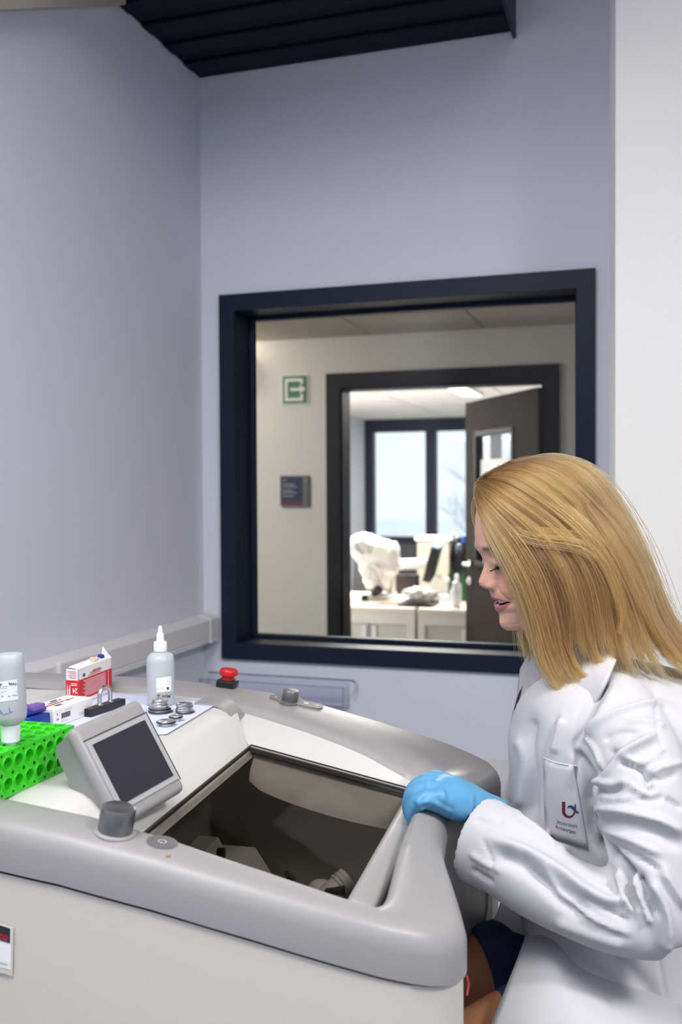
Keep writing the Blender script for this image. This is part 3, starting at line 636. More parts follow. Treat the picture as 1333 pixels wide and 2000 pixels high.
sh_ = MB(); sh_.lathe([(.012, -.03), (.016, -.012), (.016, .004), (.0175, .005), (.0175, .008), (.016, .009), (.0175, .011), (.0175, .014), (.016, .015), (.017, .017), (.017, .021), (.014, .022)], o_, ax_, 32); sh_.build('specimen_head', M['liner'], mc, True, 30)
MB().tube([PZ(640, 1742, .935), PZ(655, 1740, .94), PZ(672, 1739, .942)], [.005, .0045, .006], 10).build('clamp_lever', M['black'], mc, True)
MB().ell(PZ(627, 1736, .925), (BK, LT, (0, 0, 1)), (.018, .016, .012), 10).build('clamp_base', M['liner'], mc, True)
MB().tube([PZ(560, 1706, .93), PZ(566, 1714, .932), PZ(575, 1718, .93)], [.004, .005, .004], 8).build('small_lever', M['black'], mc, True)
# tilted touch screen
sc_ = PD(256.5, 1489.0, 1.11); ex_ = unit([.222, .968, .119]); ey_ = unit([-.516, .013, .856]); en = np.cross(ex_, ey_); sc_ = sc_+ex_*.002+ey_*.003; sw_, sh2 = .1125, .1225
MB().box(sc_-en*.009, (ex_, ey_, en), (sw_/2, sh2/2, .009), .008, 4).build('screen_front', M['rim'], mc, True, 60)
bp_ = []
for s in (-1, 1):
    x = ex_*(s*(sw_/2-.004))
    bp_.append([sc_+x-en*.019+ey_*sh2*.46, sc_+x-en*.040+ey_*sh2*.44, sc_+x-en*.047+ey_*sh2*.37, sc_+x-en*.049-ey_*sh2*.02, sc_+x-en*.044-ey_*sh2*.46, sc_+x-en*.019-ey_*sh2*.49])
bb_ = MB().grid(bp_, True); bb_.F += [tuple(range(6)), tuple(range(11, 5, -1))]; bb_.build('screen_back', M['rim'], mc, True, 25)
sg = MB().box(sc_-en*.0183, (ex_, ey_, en), (sw_/2-.0035, sh2/2-.0035, .0014), .0002); sg.build('screen_seam', M['rimd'], mc)
def scr(x, y, off): return sc_+ex_*(x*sw_)+ey_*(y*sh2)+en*off
def fromscr(px, py):
    v = ray(px, py); o = np.array([0, 0, H]); p = o+v*(((sc_-o)@en)/(v@en)); q = p-sc_; return q@ex_, q@ey_
cs = [fromscr(*p) for p in ((180, 1457), (281, 1405), (335, 1512), (240, 1576))]; x0, x1 = (cs[0][0]+cs[3][0])/2, (cs[1][0]+cs[2][0])/2; y0, y1 = (cs[2][1]+cs[3][1])/2, (cs[0][1]+cs[1][1])/2
ds = MB(); ds.box(sc_+ex_*(x0+x1)/2+ey_*(y0+y1)/2+en*.0004, (ex_, ey_, en), ((x1-x0)/2+.007, (y1-y0)/2+.006, .0008)); sb = ds.build('screen_bezel', M['scrb'], mc)
MB().box(sc_+ex_*(x0+x1)/2+ey_*(y0+y1)/2+en*.0012, (ex_, ey_, en), ((x1-x0)/2, (y1-y0)/2, .0006)).build('display', M['screen'], mc)
ll = MB(); ll.box(sc_+ex_*((x0+x1)/2)+ey_*(y1+.0075)+en*.0004, (ex_, ey_, en), ((x1-x0)/2+.008, .0005, .0004)); ll.box(sc_+ex_*(x1+.0085)+ey_*((y0+y1)/2)+en*.0004, (ex_, ey_, en), (.0005, (y1-y0)/2+.008, .0004)); ll.build('bezel_groove', M['seam'], mc)
# grey clip on the deck edge
cp_ = []
for (u, z) in ((.470, ZD+.001), (.446, ZD+.0015), (.432, ZD+.0), (.421, ZD-.006), (.411, ZD-.016), (.402, ZD-.026)):
    cp_.append([W(u, w, z+.003) for w in (.455, .505)])
cg = MB().grid(cp_)
cg2 = [[p-np.array([0, 0, .004]) for p in r] for r in cp_]
mb = MB(); ring = [[r[0], r[1], r2[1], r2[0]] for r, r2 in zip(cp_, cg2)]; mb.grid(ring, True); mb.F += [(0, 1, 2, 3), tuple(len(mb.V)-4+k for k in (3, 2, 1, 0))]; mb.build('deck_clip', M['rim'], mc, True, 50)
# controls on the far rim
nz = unit(np.cross(LT, BK)); nz = nz*np.sign(nz[2])
def upn(u): t = unit(BK+np.array([0, 0, (zr(u+.02)-zr(u-.02))/.04])); n = np.cross(t, LT); return t, n*np.sign(n[2])
p = onrim(444, 1341); t_, n_ = upn(UW(p)[0])
MB().box(p+n_*.006, (t_, LT, n_), (.016, .016, .007), .003).build('stop_button_base', M['black'], mc, True, 40)
MB().lathe([(.011, .01), (.011, .02), (.0155, .021), (.016, .024), (.016, .028), (.014, .0305), (.0, .031)], p, n_, 32).build('stop_button', M['red'], mc, True, 40)
pa = onrim(530, 1361); pb = onrim(628, 1382); pk = onrim(566, 1370); dd = unit(pb-pa); t_, n_ = upn(UW(pk)[0]); dd = unit(dd-n_*(dd@n_)); ss = np.cross(n_, dd)*1.9
def pad(): 
    out = []
    L = np.linalg.norm(pb-pa); xk = (pk-pa)@dd
    for k in range(9): a = pi/2+pi*k/8; out.append((cos(a)*.008+.006, sin(a)*.008))
    for k in range(9): a = pi+.55+(pi-1.1)*k/8; out.append((xk+cos(a)*.019, sin(a)*.019))
    for k in range(9): a = -pi/2+pi*k/8; out.append((L-.006+cos(a)*.0085, sin(a)*.0085))
    for k in range(9): a = .55+(pi-1.1)*k/8; out.append((xk+cos(a)*.019, sin(a)*.019))
    return out
MB().prism([pa+dd*x+ss*y+n_*.0004-n_*.002 for x, y in pad()], n_*.0034).build('control_pad', M['pad'], mc)
MB().lathe([(.0135, 0), (.0135, .004), (.0138, .005), (.0138, .015), (.0125, .0175), (.0, .018)], pk+n_*.002, n_, 40).build('control_knob', M['knob'], mc, True, 40)
im = MB(); L_ = np.linalg.norm(pb-pa)
pf_ = lambda x, y: pa+dd*x+ss*y+n_*.0021
for k in range(16):
    a0 = 2*pi*k/16; a1 = 2*pi*(k+1)/16; im.add([pf_(L_-.008+.003*cos(a0), .003*sin(a0)), pf_(L_-.008+.003*cos(a1), .003*sin(a1)), pf_(L_-.008+.0017*cos(a1), .0017*sin(a1)), pf_(L_-.008+.0017*cos(a0), .0017*sin(a0))], [(0, 1, 2, 3)])
im.build('pad_symbol', M['whiteink'], mc)
for dx in (0, .0042): im = MB(); im.add([pf_(L_-.03+dx, -.0028), pf_(L_-.0265+dx, -.0028), pf_(L_-.0265+dx, .0028), pf_(L_-.03+dx, .0028)], [(0, 1, 2, 3)]); im.build('pad_symbol', M['whiteink'], mc)
im = MB(); im.add([pf_(.008, -.0024), pf_(.0095, -.0024), pf_(.0095, .0024), pf_(.008, .0024)], [(0, 1, 2, 3)]); im.build('pad_symbol', M['whiteink'], mc)
# knob and round button on the near rim
p = onrim(224, 1627); t_, n_ = upn(UW(p)[0]); 
MB().lathe([(.0215, -.004), (.0215, .0015), (.019, .003), (.0, .003)], p, n_, 40).build('knob_collar', M['rim'], mc, True, 40)
kn = MB(); n6 = 72; kp = []
for (r, h) in ((.0172, .003), (.0180, .005), (.0182, .024), (.0172, .0275), (.0155, .0285), (.0, .0287)):
    kp.append([p+n_*h+(t_*cos(2*pi*k/n6)+LT*sin(2*pi*k/n6))*(r*(1-.012*(k % 2)*(.004 < h < .026))) for k in range(n6)])
kn.grid(kp, True).build('control_knob', M['knob'], mc, True, 30)
p = onrim(317, 1646); t_, n_ = upn(UW(p)[0])
MB().lathe([(.0165, 0), (.0165, .0006), (.0135, .0012), (.0, .0012)], p, n_, 40).build('round_button', M['pad'], mc, True, 40)
im = MB(); pf3 = lambda x, y: p+(-LT*y-t_*x)*1+n_*.0015
for k in range(12):
    if k in (2, 3): continue
    a0 = 2*pi*k/12; a1 = 2*pi*(k+1)/12; im.add([pf3(.0045*cos(a0), .0045*sin(a0)), pf3(.0045*cos(a1), .0045*sin(a1)), pf3(.0038*cos(a1), .0038*sin(a1)), pf3(.0038*cos(a0), .0038*sin(a0))], [(0, 1, 2, 3)])
rect(im, pf3, -.0004, .001, .0004, .005); im.build('button_symbol', M['whiteink'], mc)
p = onrim(328, 1671); MB().lathe([(.0028, 0), (.002, .0008), (0, .001)], p, (0, 0, 1), 9).build('rust_spot', mat('rust', (.42, .22, .07), .8), mc, True)
# service sticker on the near side panel
def onside(px, py):
    v = ray(px, py); o = np.array([0, 0, H]); w = -.0845; return o+v*((w-(o-CO)@LT)/(v@LT))
tl, tr, br, blc = onside(-62, 1784), onside(27, 1812), onside(25, 1906), onside(-62, 1880)
st = lambda x, y, off=0.: (tl+(tr-tl)*x)*(1-y)+(blc+(br-blc)*x)*y-LT*(.0008+off)
def quad(name, x0, y0, x1, y1, off, mt): mb = MB(); mb.prism([st(x0, y0, off), st(x1, y0, off), st(x1, y1, off), st(x0, y1, off)], LT*.0006); return mb.build(name, mt, mc)
quad('sticker_sleeve', 0, 0, 1, 1, 0, M['side']); quad('sticker', .03, .02, .96, .88, .0004, M['label']); quad('sticker_band', .03, .02, .94, .33, .0008, M['screen'])
sl = MB(); fn = lambda x, y: st(x, .27-y, .0013); letters(sl, 'thermo', fn, .33, 0, .20, .02, width=.58); sl.build('sticker_lettering', M['red'], mc)
sl = MB()
for x, yy, ww in ((.1, .53, .62), (.1, .60, .60), (.1, .77, .80)): rect(sl, lambda a, b: st(a, b, .0013), x, yy, x+ww, yy+.022)
for k in range(6): rect(sl, lambda a, b: st(a, b, .0013), .60+k*.05, .275, .612+k*.05, .30)
sl.build('sticker_lines', M['greyink'], mc)
v_ = [W(.016, -.012, z) for z in (.92, .905)]
MB().tube([W(.001, .016, .955), W(-.0005, .02, .945), W(.001, .016, .935)], .0012, 6).build('red_scratch', M['redink'], mc)
# ------------------------------------------------------------------ the person
DD = -.07
def Q(px, py, d): return PD(px, py, d+DD)
def evalmods(o, mods):
    for k, (typ, kw) in enumerate(mods):
        md = o.modifiers.new('m%d' % k, typ)
        for a, v in kw.items(): setattr(md, a, v)
    dg = bpy.context.evaluated_depsgraph_get(); dg.update(); me = bpy.data.meshes.new_from_object(o.evaluated_get(dg)); o.modifiers.clear(); return me
def remesh(mb, voxel, smooth=4, fac=.5):
    o = mb.build('tmp_union', M['white']); me = evalmods(o, [('REMESH', dict(mode='VOXEL', voxel_size=voxel)), ('SMOOTH', dict(factor=fac, iterations=smooth))])
    old = o.data; bpy.data.objects.remove(o); bpy.data.meshes.remove(old); me.materials.clear(); return me
def mesh_np(me): V = np.empty(len(me.vertices)*3); me.vertices.foreach_get('co', V); N = np.empty(len(me.vertices)*3); me.vertices.foreach_get('normal', N); return V.reshape(-1, 3), N.reshape(-1, 3)
def set_np(me, V): me.vertices.foreach_set('co', np.ascontiguousarray(V).ravel()); me.update()
def limb(mb, pts, n=20):
    """pts (px, py, d, radius in photo pixels)"""
    P = catmull([list(Q(p[0], p[1], p[2]))+[p[3]*(p[2]+DD)/F] for p in pts], 5); mb.tube(P[:, :3], P[:, 3], n); e = P[0], P[-1]
    return mb
def rings(mb, secs, n=36, ex=2.3, scale=1.0, bscale=None):
    rows = []
    for (py, pf, pb, d, b) in catmull(np.array(secs, float), 4):
        c = Q((pf+pb)/2, py, d); a = (pb-pf)/2*(d+DD)/F*scale; bb = b*(bscale or scale); row = []
        for k in range(n):
            t = 2*pi*k/n; ct, st_ = cos(t), sin(t); row.append(c+BK*a*abs(ct)**(2/ex)*np.sign(ct)+LT*bb*abs(st_)**(2/ex)*np.sign(st_))
        rows.append(row)
    mb.grid(rows, True); m_ = len(mb.V); mb.F.append(tuple(range(m_-n*len(rows), m_-n*len(rows)+n))); mb.F.append(tuple(range(m_-n, m_))); return mb
# --- head, from the profile of the face (photo pixels about the point O)
Opx = (1075, 1100); d0 = 1.45; sc = (d0+DD)/F; th = radians(13); ps = radians(10)
F0 = -cos(th)*RR-sin(th)*UU; U0 = -sin(th)*RR+cos(th)*UU; L0 = -f0
FV = cos(ps)*F0+sin(ps)*L0; LV = cos(ps)*L0-sin(ps)*F0; OC = Q(*Opx, d0)
def hp(f, l, u): return OC+sc*(f*FV/cos(ps)+l*LV+u*U0)
def fu(px, py): q = np.array([px-Opx[0], py-Opx[1]], float); return q@np.array([-cos(th), sin(th)]), q@np.array([-sin(th), -cos(th)])
front = [fu(*p) for p in ((931, 1045), (931, 1064), (934, 1074), (940, 1085), (944, 1097), (941.5, 1109), (936, 1122), (932.5, 1131), (932, 1136), (935, 1142), (942, 1146.5), (951, 1149.5), (958, 1154), (959, 1160), (960.5, 1165), (963.5, 1169.5), (966.5, 1173), (967, 1178), (966.8, 1183), (969, 1189), (974, 1196), (975.5, 1205), (977, 1214), (981, 1222), (988, 1228.5))]
front = [(v[1], v[0]) for v in front]                 # (u, f)
front += [(-112, 88), (-120, 55), (-132, 34), (-150, 27), (-215, 22)]
front = [(191, 0), (186, 45), (176, 76), (160, 98), (140, 113), (118, 121), (90, 129)]+[q for q in front if q[0] < 85]
back = [(191, 0), (186, -40), (176, -72), (155, -103), (125, -124), (85, -135), (40, -134), (0, -124), (-30, -110), (-60, -98), (-100, -92), (-140, -90), (-215, -92)]
wid = [(191, 0), (186, 38), (176, 60), (155, 82), (120, 96), (70, 99), (20, 94), (-20, 88), (-50, 82), (-75, 73), (-95, 60), (-108, 50), (-120, 50), (-140, 54), (-215, 60)]
ip = lambda L, u: float(np.interp(-u, [-q[0] for q in L], [q[1] for q in L]))
us = np.r_[np.linspace(190.9, 95, 46), np.linspace(94, 40, 36), np.linspace(39.5, -115, 230), np.linspace(-116, -215, 34)]
nA = 180; av = np.linspace(-pi, pi, nA, endpoint=False); av = av-.42*np.sin(av)*np.cos(av/2)**2      # denser round the face
HV = []; HCOL = []
def G(x, s): return exp(-(x/s)**2)
skin = np.array([.60, .36, .27]); lipc = np.array([.40, .13, .125]); cavity = np.array([.035, .012, .012]); browc = np.array([.17, .095, .05])
for u in us:
    Ff = ip(front, u); Bb = ip(back, u); w = max(ip(wid, u), .5)
    base = Ff
    if 40 > u > -27: base = np.interp(u, [-27, -12, 5, 20, 40], [126, 122, 120, 121, ip(front, 40)])
    base = min(base, Ff); nose = Ff-base; fc = -8 if u > -100 else float(np.interp(-u, [100, 125, 215], [-8, -28, -35]))
    fexp = float(np.interp(-u, [-100, -40, 60, 95, 120], [2.2, 2.25, 2.1, 1.85, 2.0]))
    for a in av:
        ca, sa = cos(a), sin(a); l = w*np.sign(sa)*abs(sa)**(2/fexp if ca > 0 else 1)
        f = fc+(base-fc)*abs(ca)**(2/fexp) if ca >= 0 else fc+(Bb-fc)*abs(ca)
        col = skin.copy()
        if ca > 0 and -112 < u < 95:
            al = abs(l)
            sg = float(np.interp(u, [-27, -14, -4, 10, 30], [15, 17, 14, 10, 10])); f += nose*exp(-(al/sg)**2.4)
            f += 7*G(al-17, 6.5)*G(u+14, 8)                      # wings of the nose
            f -= 3*G(al-24, 4)*G(u+16, 9)
            f -= 5*G(al-9, 4.5)*G(u+23, 3.5)                     # nostrils
            f -= 9*G(al-38, 17)*G(u-44, 12); f += 6.5*G(al-43, 15)*G(u-30, 9.5)   # socket and lid
            f -= 2.2*G(al-42, 15)*G(u-38.5, 2.2)                   # crease above the lid
            f += 4*G(al-40, 22)*G(u-62, 10)                      # brow ridge
            f += 6*G(al-50, 22)*G(u+18, 22)                      # cheek, lifted by the smile
            t = min(max((-14-u)/40, 0), 1); f -= 3.2*G(al-(24+20*t), 5)*(1 if -60 < u < -10 else 0)*G(u+36, 22)
            f += 4*G(al, 16)*G(u+92, 14)                         # chin
            # mouth: open smile
            q = al/39.
            if q < 1.25:
                uu = -42-7.5*q*q; ul = -55.5+6.*q*q
                if q < 1 and ul < u < uu:
                    e = min(min(uu-u, u-ul)/2.2, 1); f -= 15*e; col = cavity*e+lipc*(1-e) if e < .8 else cavity
                elif q < 1.08:
                    up = -33.5-15*q*q; lo = -69+17*q*q
                    if uu <= u < up: k_ = min((up-u)/2, 1); col = col*(1-k_)+lipc*k_; f += 1.2*k_
                    if lo < u <= ul: k_ = min((u-lo)/2, 1); col = col*(1-k_)+lipc*k_; f += 1.6*k_
            f -= 1.6*G(al-38, 5)*G(u+52, 6)                      # mouth corner
            pk = .9*G(al-48, 26)*G(u+15, 24)+.8*G(al, 22)*G(u+4, 16)+.4*G(al, 22)*G(u+90, 14)
            col = col*(1-.30*pk*np.array([0, .75, .65])) if pk > .02 else col
            bu = 59+.10*(al-15)-.0045*(al-15)**2*1.2
            if 13 < al < 62:
                bq = G(u-bu, 4.6)*min((al-13)/8, 1)*min((62-al)/14, 1); col = col*(1-.85*bq)+browc*.85*bq; f += .9*bq
            eq = G(al-43, 17)*G(u-22.5, 2.2); col = col*(1-.55*eq)+np.array([.10, .05, .035])*.55*eq
        HV.append(hp(f, l, u)); HCOL.append(col)
nR = len(us); HF = [(i*nA+k, i*nA+(k+1) % nA, (i+1)*nA+(k+1) % nA, (i+1)*nA+k) for i in range(nR-1) for k in range(nA)]+[tuple(range(nA)), tuple((nR-1)*nA+k for k in range(nA-1, -1, -1))]
# body core: trunk, legs, arms grown together
tsecs = [(1292, 1085, 1195, 1.45, .055), (1320, 1062, 1280, 1.45, .11), (1360, 1040, 1350, 1.45, .155), (1420, 1030, 1385, 1.45, .165), (1520, 1026, 1390, 1.45, .15), (1640, 1035, 1385, 1.45, .13), (1740, 1045, 1390, 1.45, .135), (1830, 1105, 1420, 1.45, .15), (1930, 1205, 1450, 1.45, .155), (1985, 1270, 1430, 1.45, .13)]
thigh_r = [(1330, 1850, 1.53, 108), (1200, 1868, 1.52, 100), (1060, 1886, 1.50, 92), (940, 1910, 1.48, 84), (862, 1938, 1.46, 70)]
thigh_l = [(1345, 1920, 1.39, 92), (1200, 1975, 1.36, 92), (1060, 2015, 1.32, 98), (940, 2062, 1.30, 86), (868, 2092, 1.29, 76)]
kr, kl = Q(*thigh_r[-1][:3]), Q(*thigh_l[-1][:3])
bd = MB(); rings(bd, tsecs, 32); limb(bd, thigh_r); limb(bd, thigh_l)
def leg(mb, k, grow=0.):
    a = k; an = np.array([k[0]+.24, k[1]+.02, .335]); toe = an+np.array([-.20, .0, -.035])
    P = catmull([list(a)+[.052+grow], list(a+(an-a)*.3+np.array([.02, 0, 0]))+[.054+grow], list(a+(an-a)*.7)+[.042+grow], list(an)+[.034+grow]], 5); mb.tube(P[:, :3], P[:, 3], 16); mb.ell(a, I3, (.056+grow, .054+grow, .056+grow), 10); return an, toe
for k in (kr, kl): leg(bd, k)
up_l = [(1195, 1375, 1.36, 50), (1240, 1480, 1.29, 48), (1262, 1620, 1.24, 42), (1268, 1790, 1.215, 36)]
fo_l = [(1268, 1790, 1.215, 38), (1180, 1745, 1.235, 40), (1080, 1690, 1.27, 36), (960, 1600, 1.335, 25)]
up_r = [(1150, 1385, 1.60, 50), (1100, 1470, 1.67, 46), (1060, 1560, 1.70, 40)]
fo_r = [(1060, 1560, 1.70, 38), (1000, 1553, 1.755, 34), (930, 1550, 1.82, 24)]
for L in (up_l, fo_l, up_r, fo_r): limb(bd, L, 14)
bm_ = remesh(bd, .012, 3)
# joined to the head by a boolean union so that the figure is one surface
hm = bpy.data.meshes.new('head'); hm.from_pydata([tuple(v) for v in HV], [], HF); hm.update()
ho = bpy.data.objects.new('head', hm); COL.objects.link(ho); bo = bpy.data.objects.new('trunk', bm_); COL.objects.link(bo)
bmh = bmesh.new(); bmh.from_mesh(hm); bmesh.ops.recalc_face_normals(bmh, faces=bmh.faces[:]); bmh.to_mesh(hm); bmh.free()
pm = evalmods(ho, [('BOOLEAN', dict(operation='UNION', solver='EXACT', object=bo))])
bpy.data.objects.remove(ho); bpy.data.objects.remove(bo)
from mathutils.kdtree import KDTree
kd = KDTree(len(HV))
for i, v in enumerate(HV): kd.insert(Vector(v), i)
kd.balance(); at = pm.color_attributes.new('tone', 'FLOAT_COLOR', 'POINT'); buf = np.empty((len(pm.vertices), 4)); buf[:, 3] = 1
for v in pm.vertices:
    co, i, dist = kd.find(v.co); buf[v.index, :3] = HCOL[i] if dist < .004 else skin
at.data.foreach_set('color', buf.ravel())
M['skin'] = mat('skin', tuple(skin), .46, spec=.4, sss=.12)
nt = M['skin'].node_tree; an_ = nt.nodes.new('ShaderNodeVertexColor'); an_.layer_name = 'tone'; nt.links.new(an_.outputs['Color'], nt.nodes['Principled BSDF'].inputs['Base Color'])
person = obj_me('person', pm, M['skin'], None, True)
tag(person, 'seated blonde woman in a white lab coat looking down at the open grey machine', 'person')
# --- teeth, lashes
tb = MB()
for k in range(-4, 5):
    l0, l1 = k*6.2-2.9, k*6.2+2.9
    if abs(k) > 3: continue
    def tf(l, u): return hp(ip(front, -47)-5.5-11*(abs(l)/30.)**2, l, u)
    bot = -51.5+5.5*(k/4.6)**2
    tb.add([tf(l0, -38), tf(l1, -38), tf(l1, bot), tf(l0, bot), tf(l0, -38)-FV*sc*4, tf(l1, -38)-FV*sc*4, tf(l1, bot)-FV*sc*4, tf(l0, bot)-FV*sc*4], [(0, 1, 2, 3), (4, 7, 6, 5), (0, 4, 5, 1), (3, 2, 6, 7), (0, 3, 7, 4), (1, 5, 6, 2)])
to = tb.build('teeth', mat('tooth_enamel', (.72, .68, .60), .25, sss=.1), person); to['kind'] = 'stuff'
lb = MB(); PT = BVHTree.FromPolygons([tuple(v.co) for v in pm.vertices], [tuple(p.vertices) for p in pm.polygons])
for sgn in (1, -1):
    for k in range(26):
        l = sgn*(26+36*k/25); p = hp(190, l, 23-3*((abs(l)-44)/18)**2); hit = PT.ray_cast(Vector(p), Vector(-FV))
        if hit[0] is None: continue
        b = np.array(hit[0]); tip = b+sc*(FV*(10+2*(k % 3))+LV*sgn*(k/25*8-1)-U0*(5.5-1*(k % 2))); lb.tube([b-FV*sc, (b+tip)/2-U0*sc*1.6, tip], [sc*1.1, sc*.8, sc*.25], 4)
lo_ = lb.build('eyelashes', M['black'], person, True); lo_['kind'] = 'stuff'
# --- hair: guide locks (photo pixels plus the distance of the lock from the middle of the head)
GD = [[(937, 978, 38), (946, 1018, 66), (973, 1070, 90), (1003, 1120, 97), (1029, 1170, 99), (1045, 1230, 99), (1058, 1290, 106), (1082, 1335, 116), (1118, 1358, 122), (1143, 1343, 128)],
 [(933, 965, 27), (962, 1010, 70), (1008, 1080, 102), (1040, 1140, 108), (1058, 1200, 108), (1070, 1260, 108), (1086, 1312, 117), (1128, 1338, 130)],
 [(934, 952, 18), (985, 1000, 74), (1040, 1055, 106), (1080, 1115, 114), (1098, 1180, 114), (1108, 1240, 114), (1124, 1295, 122), (1150, 1335, 136), (1182, 1350, 142)],
 [(937, 944, 12), (1000, 985, 68), (1070, 1032, 106), (1122, 1085, 118), (1150, 1150, 120), (1160, 1220, 120), (1172, 1268, 128), (1186, 1305, 140), (1206, 1338, 150)],
 [(943, 937, 8), (1010, 963, 60), (1090, 1008, 102), (1150, 1060, 116), (1190, 1120, 120), (1212, 1180, 122), (1222, 1240, 128), (1234, 1295, 140), (1262, 1332, 150)],
 [(956, 929, 5), (1030, 943, 48), (1110, 983, 88), (1170, 1040, 104), (1217, 1110, 110), (1250, 1180, 110), (1285, 1245, 114), (1330, 1300, 120), (1410, 1352, 122)],
 [(978, 917, 3), (1050, 923, 36), (1130, 958, 66), (1190, 1018, 82), (1237, 1098, 88), (1275, 1178, 86), (1315, 1248, 82), (1420, 1345, 80)],
 [(1002, 906, 0), (1070, 907, 18), (1140, 934, 36), (1196, 990, 48), (1242, 1072, 54), (1280, 1152, 52), (1318, 1225, 48), (1425, 1335, 46)],
 [(1030, 899, -4), (1082, 896, 0), (1136, 914, 6), (1182, 950, 10), (1218, 1010, 12), (1250, 1082, 10), (1282, 1155, 6), (1315, 1222, 4), (1425, 1325, 4)]]
NP_ = 26
def g3(g): return resamp(catmull([Q(x, y, d0-l*sc) for x, y, l in g], 6), NP_)
near_g = np.array([g3(g) for g in GD]); ln0 = LV/np.linalg.norm(LV)
far_g = near_g-2*((near_g-OC)@ln0)[..., None]*ln0; far_g = far_g[::-1][1:]
for k_, sft in ((-1, 50), (-2, 46), (-3, 32), (-4, 16)): far_g[k_] += np.linspace(1, .6, NP_)[:, None]*(-FV*sc*sft)
ALLG = np.concatenate([near_g, far_g]); nG = len(ALLG)
HT = BVHTree.FromPolygons([tuple(v) for v in HV], [f for f in HF if len(f) == 4]); HC_ = OC-FV*sc*10+U0*sc*40
for _ in range(2):
    for g_ in ALLG:
        for k in range(NP_-9):
            hit = HT.find_nearest(Vector(g_[k])); n_ = np.array(hit[1]); c_ = np.array(hit[0]); o_ = unit(c_-HC_)
            if n_@o_ < 0: n_ = -n_
            need = .0085 if k > 1 else .005
            sd_ = (g_[k]-c_)@n_
            if sd_ < need: g_[k] = c_+n_*need
    for g_ in ALLG: g_[1:-1] = .5*g_[1:-1]+.25*(g_[:-2]+g_[2:])
M['hair'] = bpy.data.materials.new('blonde_hair'); M['hair'].use_nodes = True; nt = M['hair'].node_tree; nt.nodes.clear()
hb_ = nt.nodes.new('ShaderNodeBsdfHairPrincipled'); hb_.model = 'CHIANG'; hb_.parametrization = 'COLOR'; hb_.inputs['Color'].default_value = (.56, .36, .15, 1); hb_.inputs['Roughness'].default_value = .28; hb_.inputs['Radial Roughness'].default_value = .45; hb_.inputs['Random Roughness'].default_value = .3
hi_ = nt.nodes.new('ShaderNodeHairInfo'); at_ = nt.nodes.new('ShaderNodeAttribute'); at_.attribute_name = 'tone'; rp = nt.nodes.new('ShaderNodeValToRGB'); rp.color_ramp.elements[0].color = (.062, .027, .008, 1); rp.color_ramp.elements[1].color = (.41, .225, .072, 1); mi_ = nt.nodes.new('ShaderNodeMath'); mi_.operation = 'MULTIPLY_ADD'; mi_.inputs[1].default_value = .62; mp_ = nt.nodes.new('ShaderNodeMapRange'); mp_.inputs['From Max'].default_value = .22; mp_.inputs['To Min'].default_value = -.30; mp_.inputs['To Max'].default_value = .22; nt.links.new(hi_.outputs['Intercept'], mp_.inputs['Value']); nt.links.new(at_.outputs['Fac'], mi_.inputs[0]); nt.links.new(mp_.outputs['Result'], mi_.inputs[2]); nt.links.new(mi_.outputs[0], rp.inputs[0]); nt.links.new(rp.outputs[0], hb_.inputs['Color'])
on_ = nt.nodes.new('ShaderNodeOutputMaterial'); nt.links.new(hb_.outputs[0], on_.inputs[0])
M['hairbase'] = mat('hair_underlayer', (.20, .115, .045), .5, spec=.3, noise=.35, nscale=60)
shell = ALLG.copy(); ctr = OC-FV*sc*20
inw = ctr-shell; inw = inw/np.linalg.norm(inw, axis=2, keepdims=True); tt = np.linspace(0, 1, NP_)[None, :, None]
shell = shell+inw*(.004+.006*tt)
ncut = int(NP_*.74)
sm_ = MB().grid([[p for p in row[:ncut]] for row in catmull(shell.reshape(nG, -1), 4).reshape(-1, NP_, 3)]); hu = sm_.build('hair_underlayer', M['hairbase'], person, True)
PTS = []; NS = 9500; NF = 2600
def lock(gi):
    i = int(min(gi, nG-1.001)); t = gi-i; return ALLG[i]*(1-t)+ALLG[i+1]*t
clumps = np.sort(rng.uniform(0, nG-1, 130)); ctone = np.clip(rng.normal(.46, .34, 130), 0, 1); clen = 1-.24*rng.random(130)**2; TONE = []
for k in range(NS+NF):
    if k < NS: gi = rng.uniform(0, 8.6)
    else: gi = rng.uniform(8.4, nG-1)
    ci_ = int(np.argmin(abs(clumps-gi)+rng.uniform(0, .05, 130))); cen = clumps[ci_]; A = lock(gi); B = lock(np.clip(cen, 0, nG-1)); t = np.linspace(0, 1, NP_)[:, None]
    cs_ = rng.uniform(.55, .95); P = A*(1-cs_*t**1.1)+B*(cs_*t**1.1)
    out = P-ctr; out /= np.linalg.norm(out, axis=1, keepdims=True); lf_ = rng.uniform(-1, 1); lift = lf_*.0042*(1+1.0*t)+.004*sin(ci_*2.4)*np.sin(t*3)
    j = rng.normal(0, .0035, 3)*t+rng.normal(0, .0012, 3); wv = sin(k)*.003*np.sin(t*rng.uniform(4, 9)+rng.uniform(0, 6))*t
    P = P+out*lift+j+out*wv+np.cross(out, U0)*wv*1.3
    if rng.random() < .05: P = P+out*np.abs(rng.normal(0, .009))*np.sin(t*3.1)+rng.normal(0, .012, 3)*t**2
    L = clen[ci_]*rng.uniform(.88, 1.0); TONE.append(np.clip(ctone[ci_]*.75+.16+.20*lf_+rng.normal(0, .10), 0, 1)); P = resamp(P[:max(4, int(NP_*L))], 18); PTS.append(P)
